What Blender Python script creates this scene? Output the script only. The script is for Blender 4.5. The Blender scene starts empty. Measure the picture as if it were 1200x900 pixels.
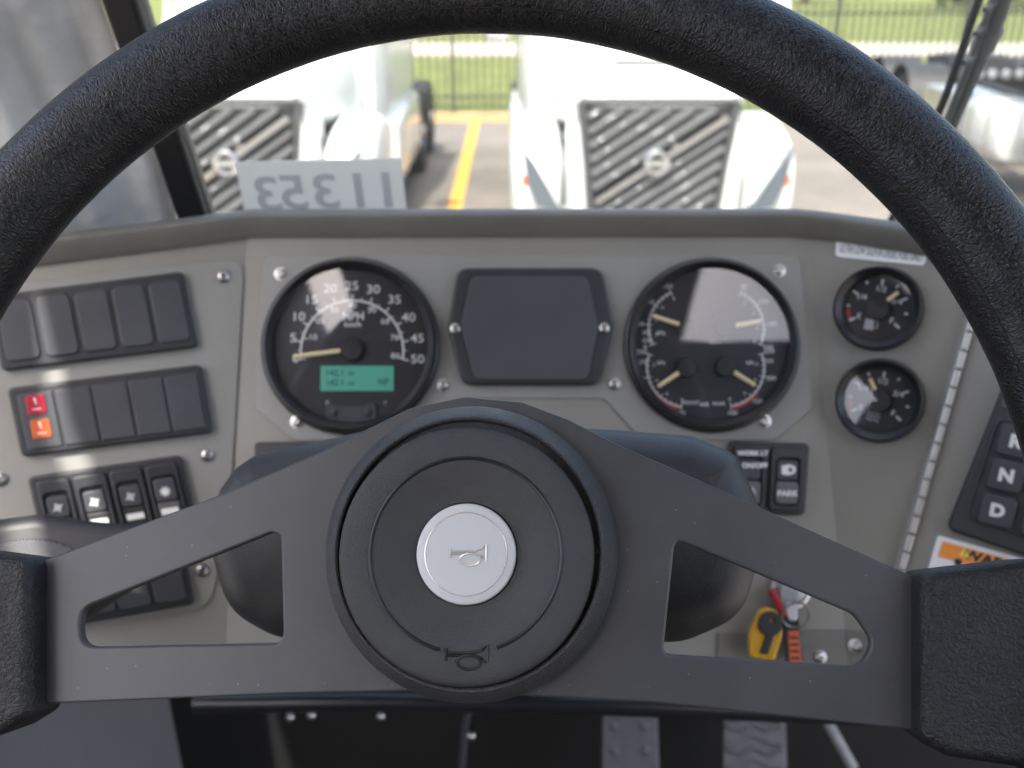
import bpy, bmesh, math, random
from mathutils import Vector, Matrix, noise
R = math.radians
random.seed(7)
sc = bpy.context.scene
COL = sc.collection

# ------------------------------------------------------------------ camera, sky, sun, exposure
FPX = 1100.0
PITCH = math.atan(490 / 1100.0)
EYE = Vector((0, 0, 2.55))
cam = bpy.data.cameras.new('camera'); camo = bpy.data.objects.new('camera', cam); COL.objects.link(camo)
camo.location = EYE; camo.rotation_euler = (R(90) - PITCH, 0, 0)
cam.sensor_fit = 'HORIZONTAL'; cam.sensor_width = 36; cam.lens = 36 * FPX / 1200
cam.clip_start = 0.02; cam.clip_end = 2000
cam.dof.use_dof = True; cam.dof.focus_distance = 0.33; cam.dof.aperture_fstop = 11.5
sc.camera = camo

SUN_DIR = Vector((-0.12, -0.46, 0.88)).normalized()      # towards the sun: behind the driver, a little to the left
w = bpy.data.worlds.new('World'); sc.world = w; w.use_nodes = True
nt = w.node_tree; nt.nodes.clear()
sky = nt.nodes.new('ShaderNodeTexSky'); sky.sky_type = 'NISHITA'; sky.sun_disc = False
sky.sun_elevation = math.asin(SUN_DIR.z); sky.sun_rotation = math.atan2(SUN_DIR.x, SUN_DIR.y)
sky.air_density = 1.0; sky.dust_density = 6.0; sky.ozone_density = 1.0
bg = nt.nodes.new('ShaderNodeBackground'); bg.inputs[1].default_value = 0.15
wo = nt.nodes.new('ShaderNodeOutputWorld')
nt.links.new(sky.outputs[0], bg.inputs[0]); nt.links.new(bg.outputs[0], wo.inputs[0])
sl = bpy.data.lights.new('sun', 'SUN'); sl.energy = 2.1; sl.angle = R(0.5); sl.color = (1.0, 0.95, 0.88)
so = bpy.data.objects.new('sun', sl); COL.objects.link(so)
so.rotation_euler = (-SUN_DIR).to_track_quat('-Z', 'Y').to_euler(); so.location = (-5, -5, 12)
sc.view_settings.view_transform = 'Standard'; sc.view_settings.look = 'None'
sc.view_settings.exposure = 2.2; sc.view_settings.gamma = 1.0
sc.view_settings.use_curve_mapping = False
sc.render.engine = 'CYCLES'
sc.cycles.use_denoising = True
sc.cycles.max_bounces = 8; sc.cycles.transparent_max_bounces = 12
sc.cycles.caustics_reflective = False; sc.cycles.caustics_refractive = False
sc.cycles.sample_clamp_indirect = 6

# ------------------------------------------------------------------ pixel <-> place helpers (photo is 1200 x 900)
CF = Vector((0, math.cos(PITCH), -math.sin(PITCH))); CR = Vector((1, 0, 0)); CU = Vector((0, math.sin(PITCH), math.cos(PITCH)))
def ray(px, py): return CF + CR * ((px - 600) / FPX) - CU * ((py - 450) / FPX)
def PT(px, py, depth): return EYE + ray(px, py) * depth
def on_z(px, py, z): d = ray(px, py); return EYE + d * ((z - EYE.z) / d.z)
def on_y(px, py, y): d = ray(px, py); return EYE + d * (y / d.y)
class Fr:
    """A plane in the place: origin, right, up, normal."""
    def __init__(s, o, u, n):
        s.o = Vector(o); s.n = Vector(n).normalized(); s.u = Vector(u); s.u = (s.u - s.n * s.u.dot(s.n)).normalized(); s.v = s.n.cross(s.u)
    def at(s, px, py, off=0.0):
        d = ray(px, py); t = (s.o + s.n * off - EYE).dot(s.n) / d.dot(s.n); return EYE + d * t
    def l2(s, px, py, off=0.0):
        q = s.at(px, py, off) - s.o; return (q.dot(s.u), q.dot(s.v))
    def mat(s, o=None):
        m = Matrix((s.u, s.v, s.n)).transposed().to_4x4(); m.translation = s.o if o is None else o; return m
    def sub(s, px, py, off=0.0): return Fr(s.at(px, py, off), s.u, s.n)

# ------------------------------------------------------------------ materials
M = {}
def mat(name, col, rough=0.5, metal=0.0, spec=0.5, bump=None, var=None, coat=0.0, emit=None, specks=None, rvar=0.0, wrinkle=False):
    m = bpy.data.materials.new(name); m.use_nodes = True; M[name] = m
    n = m.node_tree.nodes; L = m.node_tree.links; b = n['Principled BSDF']
    b.inputs['Base Color'].default_value = (*col, 1); b.inputs['Roughness'].default_value = rough; b.inputs['Metallic'].default_value = metal
    b.inputs['Specular IOR Level'].default_value = spec; b.inputs['Coat Weight'].default_value = coat
    tc = n.new('ShaderNodeTexCoord')
    colsock = None
    if var:
        sc_, amt = var
        t = n.new('ShaderNodeTexNoise'); t.inputs['Scale'].default_value = sc_; t.inputs['Detail'].default_value = 6; t.inputs['Roughness'].default_value = 0.6
        L.new(tc.outputs['Object'], t.inputs['Vector'])
        mx = n.new('ShaderNodeMix'); mx.data_type = 'RGBA'
        mx.inputs['A'].default_value = (*[c * (1 - amt) for c in col], 1); mx.inputs['B'].default_value = (*[min(1, c * (1 + amt)) for c in col], 1)
        mr = n.new('ShaderNodeMapRange'); mr.inputs['From Min'].default_value = 0.3; mr.inputs['From Max'].default_value = 0.7
        L.new(t.outputs['Fac'], mr.inputs['Value']); L.new(mr.outputs['Result'], mx.inputs['Factor'])
        colsock = mx.outputs['Result']
        if rvar:
            mr2 = n.new('ShaderNodeMapRange'); mr2.inputs['To Min'].default_value = rough - rvar; mr2.inputs['To Max'].default_value = rough + rvar
            L.new(t.outputs['Fac'], mr2.inputs['Value']); L.new(mr2.outputs['Result'], b.inputs['Roughness'])
    if specks:
        sc_, size, dens, scol = specks
        v = n.new('ShaderNodeTexVoronoi'); v.inputs['Scale'].default_value = sc_; L.new(tc.outputs['Object'], v.inputs['Vector'])
        lt = n.new('ShaderNodeMath'); lt.operation = 'LESS_THAN'; lt.inputs[1].default_value = size; L.new(v.outputs['Distance'], lt.inputs[0])
        sp = n.new('ShaderNodeSeparateColor'); L.new(v.outputs['Color'], sp.inputs[0])
        g = n.new('ShaderNodeMath'); g.operation = 'LESS_THAN'; g.inputs[1].default_value = dens; L.new(sp.outputs[0], g.inputs[0])
        mu = n.new('ShaderNodeMath'); mu.operation = 'MULTIPLY'; L.new(lt.outputs[0], mu.inputs[0]); L.new(g.outputs[0], mu.inputs[1])
        mx = n.new('ShaderNodeMix'); mx.data_type = 'RGBA'; mx.inputs['B'].default_value = (*scol, 1)
        if colsock: L.new(colsock, mx.inputs['A'])
        else: mx.inputs['A'].default_value = (*col, 1)
        L.new(mu.outputs[0], mx.inputs['Factor']); colsock = mx.outputs['Result']
    if colsock: L.new(colsock, b.inputs['Base Color'])
    hsock = None
    if bump:
        sc_, st, dist = bump
        t = n.new('ShaderNodeTexNoise'); t.inputs['Scale'].default_value = sc_; t.inputs['Detail'].default_value = 4
        L.new(tc.outputs['Object'], t.inputs['Vector'])
        bp = n.new('ShaderNodeBump'); bp.inputs['Strength'].default_value = st; bp.inputs['Distance'].default_value = dist
        L.new(t.outputs['Fac'], bp.inputs['Height']); L.new(bp.outputs[0], b.inputs['Normal']); hsock = bp
    if wrinkle:
        # hide grain: warped cells with crease lines, plus soft folds
        src = tc.outputs['Object']
        if wrinkle == 'uv':
            mpg = n.new('ShaderNodeMapping'); mpg.inputs['Scale'].default_value = (1.35, 0.75, 1); L.new(tc.outputs['UV'], mpg.inputs['Vector']); src = mpg.outputs[0]
        wn = n.new('ShaderNodeTexNoise'); wn.inputs['Scale'].default_value = 150; wn.inputs['Detail'].default_value = 3; L.new(src, wn.inputs['Vector'])
        sub = n.new('ShaderNodeVectorMath'); sub.operation = 'SUBTRACT'; sub.inputs[1].default_value = (.5, .5, .5); L.new(wn.outputs['Color'], sub.inputs[0])
        scl = n.new('ShaderNodeVectorMath'); scl.operation = 'SCALE'; scl.inputs['Scale'].default_value = 0.004; L.new(sub.outputs[0], scl.inputs[0])
        ad = n.new('ShaderNodeVectorMath'); ad.operation = 'ADD'; L.new(src, ad.inputs[0]); L.new(scl.outputs[0], ad.inputs[1])
        v1 = n.new('ShaderNodeTexVoronoi'); v1.feature = 'DISTANCE_TO_EDGE'; v1.inputs['Scale'].default_value = 460; L.new(ad.outputs[0], v1.inputs['Vector'])
        r1 = n.new('ShaderNodeMapRange'); r1.inputs['From Max'].default_value = 0.25; L.new(v1.outputs['Distance'], r1.inputs['Value'])
        v2 = n.new('ShaderNodeTexVoronoi'); v2.feature = 'DISTANCE_TO_EDGE'; v2.inputs['Scale'].default_value = 1150; L.new(ad.outputs[0], v2.inputs['Vector'])
        r2 = n.new('ShaderNodeMapRange'); r2.inputs['From Max'].default_value = 0.3; L.new(v2.outputs['Distance'], r2.inputs['Value'])
        big = n.new('ShaderNodeTexNoise'); big.inputs['Scale'].default_value = 45; big.inputs['Detail'].default_value = 2; L.new(src, big.inputs['Vector'])
        a1 = n.new('ShaderNodeMath'); a1.operation = 'MULTIPLY_ADD'; a1.inputs[1].default_value = 0.55; L.new(r2.outputs[0], a1.inputs[0]); L.new(r1.outputs[0], a1.inputs[2])
        mk = n.new('ShaderNodeTexNoise'); mk.inputs['Scale'].default_value = 28; mk.inputs['Detail'].default_value = 2; L.new(src, mk.inputs['Vector'])
        mkr = n.new('ShaderNodeMapRange'); mkr.inputs['From Min'].default_value = .35; mkr.inputs['From Max'].default_value = .65; mkr.inputs['To Min'].default_value = .6; mkr.inputs['To Max'].default_value = 1.1; L.new(mk.outputs['Fac'], mkr.inputs['Value'])
        am = n.new('ShaderNodeMath'); am.operation = 'MULTIPLY'; L.new(a1.outputs[0], am.inputs[0]); L.new(mkr.outputs[0], am.inputs[1]); a1 = am
        a2 = n.new('ShaderNodeMath'); a2.operation = 'MULTIPLY_ADD'; a2.inputs[1].default_value = 3.0; L.new(big.outputs['Fac'], a2.inputs[0]); L.new(a1.outputs[0], a2.inputs[2])
        bp = n.new('ShaderNodeBump'); bp.inputs['Strength'].default_value = 0.5; bp.inputs['Distance'].default_value = 0.0005
        L.new(a2.outputs[0], bp.inputs['Height']); L.new(bp.outputs[0], b.inputs['Normal'])
    if emit:
        b.inputs['Emission Color'].default_value = (*emit[0], 1); b.inputs['Emission Strength'].default_value = emit[1]
    return m
def glassmat(name, tint, ior, rough=0.0, dirt=0.0):
    m = bpy.data.materials.new(name); m.use_nodes = True; M[name] = m
    n = m.node_tree.nodes; L = m.node_tree.links; n.clear()
    o = n.new('ShaderNodeOutputMaterial'); tr = n.new('ShaderNodeBsdfTransparent'); tr.inputs[0].default_value = (*tint, 1)
    gl = n.new('ShaderNodeBsdfGlossy'); gl.inputs['Roughness'].default_value = rough
    ge = n.new('ShaderNodeNewGeometry'); dt = n.new('ShaderNodeVectorMath'); dt.operation = 'DOT_PRODUCT'
    L.new(ge.outputs['Incoming'], dt.inputs[0]); L.new(ge.outputs['Normal'], dt.inputs[1])
    def mth(op, a, b=None):
        q = n.new('ShaderNodeMath'); q.operation = op
        for k, x in enumerate((a, b)):
            if x is None: continue
            if isinstance(x, (int, float)): q.inputs[k].default_value = x
            else: L.new(x, q.inputs[k])
        return q.outputs[0]
    f0 = ((ior - 1) / (ior + 1)) ** 2
    fz = mth('ADD', mth('MULTIPLY', mth('POWER', mth('SUBTRACT', 1.0, mth('ABSOLUTE', dt.outputs['Value'])), 5.0), 1 - f0), f0)
    mx = n.new('ShaderNodeMixShader')
    L.new(fz, mx.inputs[0]); L.new(tr.outputs[0], mx.inputs[1]); L.new(gl.outputs[0], mx.inputs[2])
    last = mx.outputs[0]
    if dirt:
        df = n.new('ShaderNodeBsdfDiffuse'); df.inputs[0].default_value = (.6, .6, .58, 1)
        nz = n.new('ShaderNodeTexNoise'); nz.inputs['Scale'].default_value = 9; nz.inputs['Detail'].default_value = 5
        tc = n.new('ShaderNodeTexCoord'); L.new(tc.outputs['Object'], nz.inputs['Vector'])
        mm = n.new('ShaderNodeMath'); mm.operation = 'MULTIPLY'; mm.inputs[1].default_value = dirt; L.new(nz.outputs['Fac'], mm.inputs[0])
        m2 = n.new('ShaderNodeMixShader'); L.new(mm.outputs[0], m2.inputs[0]); L.new(last, m2.inputs[1]); L.new(df.outputs[0], m2.inputs[2]); last = m2.outputs[0]
    L.new(last, o.inputs[0])
    return m
mat('leather', (0.0085, 0.0085, 0.010), 0.30, wrinkle='uv', var=(60, 0.25), rvar=0.06)
mat('leather_grip', (0.014, 0.014, 0.015), 0.48, wrinkle=True, var=(60, 0.2))
mat('thread', (0.012, 0.012, 0.013), 0.7)
mat('spoke_paint', (0.082, 0.082, 0.085), 0.42, metal=0.15, bump=(2500, 0.08, 0.0003), var=(25, 0.14), specks=(300, 0.09, 0.14, (.20, .20, .20)), rvar=0.10)
mat('hub_plastic', (0.051, 0.051, 0.052), 0.52, bump=(2200, 0.55, 0.0006), var=(40, 0.12))
mat('ring_plastic', (0.055, 0.055, 0.059), 0.42, bump=(1500, 0.9, 0.0009), var=(40, 0.15))
mat('groove', (0.020, 0.020, 0.022), 0.35)
mat('button_silver', (0.68, 0.68, 0.68), 0.45, metal=0.1, bump=(900, 0.05, 0.0003))
mat('button_mark', (0.80, 0.77, 0.72), 0.25, metal=0.5)
mat('dash_paint', (0.238, 0.227, 0.199), 0.48, bump=(1800, 0.12, 0.0003), var=(14, 0.05), rvar=0.05, specks=(150, 0.05, 0.05, (.16, .155, .14)))
mat('dash_plate', (0.252, 0.248, 0.230), 0.5, bump=(1800, 0.10, 0.0003), var=(14, 0.04))
mat('shade_gasket_grey', (0.145, 0.138, 0.122), 0.5, bump=(1500, 0.2, 0.0004), var=(20, 0.12))  # darker grey stands for shade on lip and lower plate; also gasket rubber
mat('black_plastic', (0.022, 0.023, 0.026), 0.45, bump=(2000, 0.25, 0.0004), var=(50, 0.15))
mat('dark_plastic', (0.044, 0.046, 0.053), 0.5, bump=(2000, 0.3, 0.0004), var=(40, 0.12))
mat('screen_cover', (0.046, 0.048, 0.054), 0.55, bump=(1500, 0.15, 0.0003), var=(30, 0.1))
mat('shroud_plastic', (0.042, 0.043, 0.046), 0.42, bump=(1300, 0.35, 0.0006), var=(25, 0.12))
mat('bezel', (0.016, 0.016, 0.018), 0.3, bump=(300, 0.03, 0.0003))
mat('dial', (0.016, 0.016, 0.019), 0.6)
mat('hub_cap', (0.010, 0.010, 0.012), 0.5)
mat('white_print', (0.72, 0.72, 0.70), 0.6)
mat('grey_print', (0.45, 0.46, 0.48), 0.6)
mat('black_print', (0.02, 0.02, 0.02), 0.6)
mat('red_print', (0.50, 0.03, 0.03), 0.5)
mat('needle', (0.86, 0.72, 0.42), 0.5)
mat('display', (0.07, 0.27, 0.20), 0.4, emit=((0.05, 0.40, 0.27), 0.05))
mat('display_ink', (0.01, 0.05, 0.10), 0.6)
mat('screw', (0.48, 0.47, 0.45), 0.30, metal=1.0, bump=(800, 0.2, 0.0004))
mat('hinge', (0.50, 0.48, 0.45), 0.42, metal=0.6, bump=(500, 0.2, 0.0004))
mat('red_lens', (0.36, 0.018, 0.035), 0.3)
mat('orange_lens', (0.55, 0.11, 0.03), 0.3)
mat('switch_grey', (0.10, 0.10, 0.105), 0.45)
mat('sticker', (0.80, 0.80, 0.82), 0.35)
mat('orange_print', (0.85, 0.28, 0.03), 0.4)
mat('yellow_print', (0.90, 0.70, 0.08), 0.4)
mat('tag_yellow', (0.52, 0.28, 0.015), 0.35, var=(80, 0.1))
mat('tag_orange', (0.55, 0.10, 0.025), 0.5, bump=(500, 0.5, 0.001))
mat('tag_black', (0.015, 0.015, 0.017), 0.5)
mat('tag_red', (0.35, 0.02, 0.03), 0.5)
mat('steel', (0.32, 0.32, 0.32), 0.4, metal=1.0)
mat('cover_grey', (0.80, 0.81, 0.80), 0.45, bump=(120, 0.5, 0.002), var=(8, 0.18), rvar=0.1)
mat('trim_black', (0.016, 0.016, 0.017), 0.5, bump=(600, 0.2, 0.0005))
mat('rubber', (0.025, 0.025, 0.027), 0.65)
mat('wiper_grey', (0.22, 0.223, 0.225), 0.5, var=(60, 0.2))
mat('wall_grey', (0.22, 0.215, 0.205), 0.55, var=(6, 0.08), bump=(900, 0.15, 0.0004))
mat('floor_rubber', (0.008, 0.008, 0.008), 0.75, bump=(120, 0.6, 0.003), var=(12, 0.3))
mat('firewall_black', (0.007, 0.007, 0.007), 0.7, bump=(200, 0.3, 0.002))
mat('headliner', (0.28, 0.28, 0.27), 0.8, bump=(800, 0.3, 0.001))
mat('pedal_metal', (0.085, 0.083, 0.088), 0.42, metal=0.4, var=(60, 0.2))
mat('paper', (0.88, 0.87, 0.83), 0.7, var=(20, 0.03))
mat('paper_ink', (0.64, 0.67, 0.70), 0.7)
pn = M['paper'].node_tree; pt_ = pn.nodes.new('ShaderNodeBsdfTranslucent'); pt_.inputs[0].default_value = (.92, .90, .86, 1); pmx = pn.nodes.new('ShaderNodeMixShader'); pmx.inputs[0].default_value = .55
pn.links.new(pn.nodes['Principled BSDF'].outputs[0], pmx.inputs[1]); pn.links.new(pt_.outputs[0], pmx.inputs[2]); pn.links.new(pmx.outputs[0], pn.nodes['Material Output'].inputs[0])
mat('truck_white', (0.66, 0.68, 0.67), 0.25, coat=0.5, bump=(3, 0.01, 0.01))
mat('grille_black', (0.07, 0.072, 0.078), 0.4)
mat('grille_slat', (0.20, 0.205, 0.215), 0.3, metal=0.4)
mat('chrome', (0.75, 0.76, 0.78), 0.12, metal=1.0)
mat('lamp_lens', (0.10, 0.12, 0.14), 0.15, spec=0.5)
mat('amber', (0.6, 0.12, 0.03), 0.25)
mat('tyre', (0.022, 0.022, 0.022), 0.8, bump=(80, 0.4, 0.01))
mat('truck_glass', (0.03, 0.035, 0.04), 0.05, spec=0.8)
mat('chassis_black', (0.03, 0.03, 0.032), 0.5, var=(4, 0.3))
mat('aluminium', (0.62, 0.62, 0.62), 0.35, metal=0.8, var=(5, 0.1))
mat('asphalt', (0.175, 0.155, 0.140), 0.9, bump=(120, 0.7, 0.01), var=(0.7, 0.22), specks=(45, 0.2, 0.3, (.22, .20, .18)))
mat('yellow_paint', (0.60, 0.33, 0.05), 0.7, var=(7, 0.16), bump=(120, 0.4, 0.005))
mat('lawn', (0.150, 0.175, 0.045), 0.9, bump=(40, 0.8, 0.05), var=(1.2, 0.35))
mat('path_concrete', (0.42, 0.38, 0.33), 0.85, var=(2, 0.12), bump=(60, 0.3, 0.01))
mat('fence_grey', (0.050, 0.054, 0.050), 0.5)
mat('leaf', (0.055, 0.090, 0.020), 0.7, var=(1.5, 0.4))
mat('bark', (0.12, 0.09, 0.065), 0.9, bump=(30, 0.8, 0.03))
glassmat('gauge_glass', (0.95, 0.95, 0.96), 1.72, .03)
glassmat('windshield_glass', (0.85, 0.87, 0.855), 1.35, dirt=0.10)
# coarse woven mesh
m = mat('speaker_mesh', (0.05, 0.05, 0.054), 0.6)
n = m.node_tree.nodes; L = m.node_tree.links
ck = n.new('ShaderNodeTexChecker'); ck.inputs['Scale'].default_value = 1100
ck.inputs['Color1'].default_value = (0.008, 0.008, 0.009, 1); ck.inputs['Color2'].default_value = (0.13, 0.13, 0.14, 1)
tc = n.new('ShaderNodeTexCoord'); L.new(tc.outputs['Object'], ck.inputs['Vector']); L.new(ck.outputs[0], n['Principled BSDF'].inputs['Base Color'])

# ------------------------------------------------------------------ mesh helpers
def finish(me, ang=38):
    for p in me.polygons: p.use_smooth = True
    try: me.set_sharp_from_angle(angle=R(ang))
    except Exception: pass
    return me
class MB:
    def __init__(s): s.v = []; s.f = []
    def add(s, v, f, mtx=None):
        b = len(s.v); s.v += [(mtx @ Vector(p)) if mtx is not None else Vector(p) for p in v]; s.f += [[i + b for i in q] for q in f]; return s
    def box(s, x0, x1, y0, y1, z0, z1, mtx=None):
        v = [(x, y, z) for z in (z0, z1) for y in (y0, y1) for x in (x0, x1)]
        return s.add(v, [(0, 2, 3, 1), (4, 5, 7, 6), (0, 1, 5, 4), (2, 6, 7, 3), (0, 4, 6, 2), (1, 3, 7, 5)], mtx)
    def lathe(s, prof, nseg=72, mtx=None, cap0=False, cap1=False):
        v = []; f = []
        for r, z in prof:
            for k in range(nseg):
                a = 2 * math.pi * k / nseg; v.append((r * math.cos(a), r * math.sin(a), z))
        for i in range(len(prof) - 1):
            for k in range(nseg):
                k2 = (k + 1) % nseg; f.append((i * nseg + k, i * nseg + k2, (i + 1) * nseg + k2, (i + 1) * nseg + k))
        if cap0: f.append(list(range(nseg))[::-1])
        if cap1: f.append([(len(prof) - 1) * nseg + k for k in range(nseg)])
        return s.add(v, f, mtx)
    def tube(s, pts, rad, nseg=10, cap=True, closed=False, flat=1.0):
        pts = [Vector(p) for p in pts]; v = []; f = []; N = len(pts)
        prev = None
        for i, p in enumerate(pts):
            a = pts[(i - 1) % N] if (closed or i > 0) else p; b = pts[(i + 1) % N] if (closed or i < N - 1) else p
            t = (b - a).normalized()
            if prev is None: x = t.orthogonal().normalized()
            else: x = (prev - t * prev.dot(t)).normalized()
            prev = x; y = t.cross(x); r = rad[i] if isinstance(rad, (list, tuple)) else rad
            for k in range(nseg):
                q = 2 * math.pi * k / nseg; v.append(p + x * (r * math.cos(q)) + y * (r * flat * math.sin(q)))
        for i in range(N if closed else N - 1):
            j = (i + 1) % N
            for k in range(nseg):
                k2 = (k + 1) % nseg; f.append((i * nseg + k, i * nseg + k2, j * nseg + k2, j * nseg + k))
        if cap and not closed: f.append(list(range(nseg))[::-1]); f.append([(N - 1) * nseg + k for k in range(nseg)])
        return s.add(v, f)
    def loft(s, secs, cap=True, closed=True):
        """sections: equal-length rings of points"""
        n = len(secs[0]); v = [p for q in secs for p in q]; f = []
        for i in range(len(secs) - 1):
            for k in range(n if closed else n - 1):
                k2 = (k + 1) % n; f.append((i * n + k, i * n + k2, (i + 1) * n + k2, (i + 1) * n + k))
        if cap: f.append(list(range(n))[::-1]); f.append([(len(secs) - 1) * n + k for k in range(n)])
        return s.add(v, f)
    def poly(s, pts, z0, z1):
        n = len(pts); v = [(x, y, z0) for x, y in pts] + [(x, y, z1) for x, y in pts]
        f = [list(range(n))[::-1], [n + k for k in range(n)]] + [(k, (k + 1) % n, n + (k + 1) % n, n + k) for k in range(n)]
        return s.add(v, f)
    def me(s, name, ang=38, fix=True):
        m_ = bpy.data.meshes.new(name); m_.from_pydata([tuple(p) for p in s.v], [], s.f); m_.validate()
        if fix:
            bm = bmesh.new(); bm.from_mesh(m_); bmesh.ops.recalc_face_normals(bm, faces=bm.faces); bm.to_mesh(m_); bm.free()
        return finish(m_, ang)
def rpoly(pts, r, seg=5):
    """round the corners of a polygon; r one number or one for each corner"""
    n = len(pts); out = []
    for i in range(n):
        p = Vector(pts[i][:2]); a = Vector(pts[i - 1][:2]); b = Vector(pts[(i + 1) % n][:2]); rr = r[i] if isinstance(r, (list, tuple)) else r
        if rr <= 0: out.append(tuple(p)); continue
        da = a - p; db = b - p; la, lb = da.length, db.length; da.normalize(); db.normalize()
        ang = da.angle(db); t = min(rr / math.tan(ang / 2), la * .49, lb * .49)
        p0 = p + da * t; p1 = p + db * t
        for k in range(seg + 1):
            u = k / seg; q = p0 * (1 - u) ** 2 + p * (2 * u * (1 - u)) + p1 * u * u; out.append((q.x, q.y))
    return out
def rrect(x0, x1, y0, y1, r, seg=5): return rpoly([(x0, y0), (x1, y0), (x1, y1), (x0, y1)], r, seg)
def circ(x, y, r, n=48): return [(x + r * math.cos(2 * math.pi * k / n), y + r * math.sin(2 * math.pi * k / n)) for k in range(n)]
def curve_mesh(cu):
    o = bpy.data.objects.new('tmp', cu)
    m_ = bpy.data.meshes.new_from_object(o)
    bpy.data.objects.remove(o); bpy.data.curves.remove(cu); return m_
def plate(polys, z0, z1, bevel=0.0, seg=2):
    """extruded outline with holes and a rounded edge, between z0 and z1"""
    cu = bpy.data.curves.new('tmp', 'CURVE'); cu.dimensions = '2D'; cu.fill_mode = 'BOTH'
    for pl in polys:
        sp = cu.splines.new('POLY'); sp.points.add(len(pl) - 1)
        for k, (x, y) in enumerate(pl): sp.points[k].co = (x, y, 0, 1)
        sp.use_cyclic_u = True
    h = (z1 - z0) / 2; bevel = min(bevel, h * .99)
    cu.extrude = h - bevel; cu.bevel_depth = bevel; cu.bevel_resolution = seg; cu.offset = -bevel
    m_ = curve_mesh(cu)
    bm = bmesh.new(); bm.from_mesh(m_); bmesh.ops.remove_doubles(bm, verts=bm.verts, dist=1e-6)
    bmesh.ops.recalc_face_normals(bm, faces=bm.faces)
    bmesh.ops.translate(bm, verts=bm.verts, vec=(0, 0, (z0 + z1) / 2)); bm.to_mesh(m_); bm.free()
    finish(m_)
    for p in m_.polygons:
        if abs(p.normal.z) > .999: p.use_smooth = False
    return m_
def text_raw(s, size, bold=0.0, sx=1.0, space=1.0):
    cu = bpy.data.curves.new('tmp', 'FONT'); cu.body = s; cu.size = size; cu.align_x = 'CENTER'; cu.align_y = 'CENTER'; cu.offset = bold; cu.resolution_u = 3; cu.space_character = space
    m_ = curve_mesh(cu)
    v = [Vector((p.co.x * sx, p.co.y, 0)) for p in m_.vertices]; f = [list(p.vertices) for p in m_.polygons]; bpy.data.meshes.remove(m_)
    return v, f
def texts(items, z, mirror=False):
    """items: (string, x, y, size, bold, sx[, rot]) -> flat print just above a surface"""
    mb = MB()
    for it in items:
        v, f = text_raw(it[0], it[3], it[4], it[5]); rot = it[6] if len(it) > 6 else 0
        mx = Matrix.Translation((it[1], it[2], z)) @ Matrix.Rotation(rot, 4, 'Z')
        if mirror: mx = mx @ Matrix.Scale(-1, 4, (1, 0, 0))
        mb.add(v, f, mx)
    return mb.me('print', fix=False)
def ob(name, me, material, parent=None, matrix=None, label=None):
    o = bpy.data.objects.new(name, me); COL.objects.link(o)
    if material is not None: me.materials.clear(); me.materials.append(M[material])
    if parent is not None: o.parent = parent
    if matrix is not None: o.matrix_local = matrix
    if label: o['label'] = label
    return o
def thing(name, label, cat, matrix=None, group=None):
    o = bpy.data.objects.new(name, None); COL.objects.link(o); o.empty_display_size = .05
    if matrix is not None: o.matrix_world = matrix
    o['label'] = label; o['category'] = cat
    if group: o['group'] = group
    return o
def tag(o, label, cat, group=None):
    o['label'] = label; o['category'] = cat
    if group: o['group'] = group
    return o
def struct(name, me, material, matrix=None):
    o = ob(name, me, material, None, matrix); o['kind'] = 'structure'; return o
def T(x, y, z): return Matrix.Translation((x, y, z))
# ================================================================== planes of the dash and the wheel
EL = R(28)
CEN = Fr(PT(600, 400, .655), (1, 0, 0), (0, -math.cos(EL), math.sin(EL)))
def wing(base, a, b, yaw):
    A, B = base.at(*a), base.at(*b); u = Vector((math.cos(R(yaw)), math.sin(R(yaw)), 0)); n_ = u.cross(A - B)
    return Fr(A, u, n_)
LW = wing(CEN, (290, 262), (274, 575), 18)
RW = wing(CEN, (945, 262), (981, 632), -27)
KP = wing(RW, (1140, 370), (1055, 670), -35)
def c2w(x, y, z): return CR * x - CU * y + CF * z
wa, wb = -.1846, -.0583
WH = Fr(EYE + c2w(-.0173, .0546, .3228), c2w(math.cos(wb), 0, math.sin(wb)), c2w(math.sin(wb) * math.cos(wa), math.sin(wa), -math.cos(wb) * math.cos(wa)))

# ================================================================== the yard outside
def sheet(x0, x1, y0, y1, z, nx=1, ny=1):
    mb = MB(); v = [(x0 + (x1 - x0) * i / nx, y0 + (y1 - y0) * j / ny, z) for j in range(ny + 1) for i in range(nx + 1)]
    return mb.add(v, [(j * (nx + 1) + i, j * (nx + 1) + i + 1, (j + 1) * (nx + 1) + i + 1, (j + 1) * (nx + 1) + i) for j in range(ny) for i in range(nx)]).me('sheet', fix=False)
struct('ground', sheet(-500, 500, -400, 900, -.03), 'lawn')
struct('asphalt_yard', MB().box(-60, 60, -60, 18.5, -.5, 0).me('yard'), 'asphalt')
mat('dirt', (0.36, 0.22, 0.11), 0.95, bump=(60, .6, .02), var=(3, .25))
struct('dirt_verge', sheet(-40, 40, 17.62, 18.45, .004), 'dirt')
struct('road', sheet(-200, 200, 31, 36.5, -.02), 'path_concrete')
struct('parking_line', sheet(-.74, -.58, 3.0, 17.3, .004), 'yellow_paint')
struct('parking_line', sheet(-2.6, 2.9, 17.3, 17.5, .0045), 'yellow_paint')
struct('parking_line', sheet(2.95, 3.13, 3.0, 17.2, .004), 'yellow_paint')
struct('parking_line', sheet(-4.35, -4.17, 3.0, 17.2, .004), 'yellow_paint')

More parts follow.
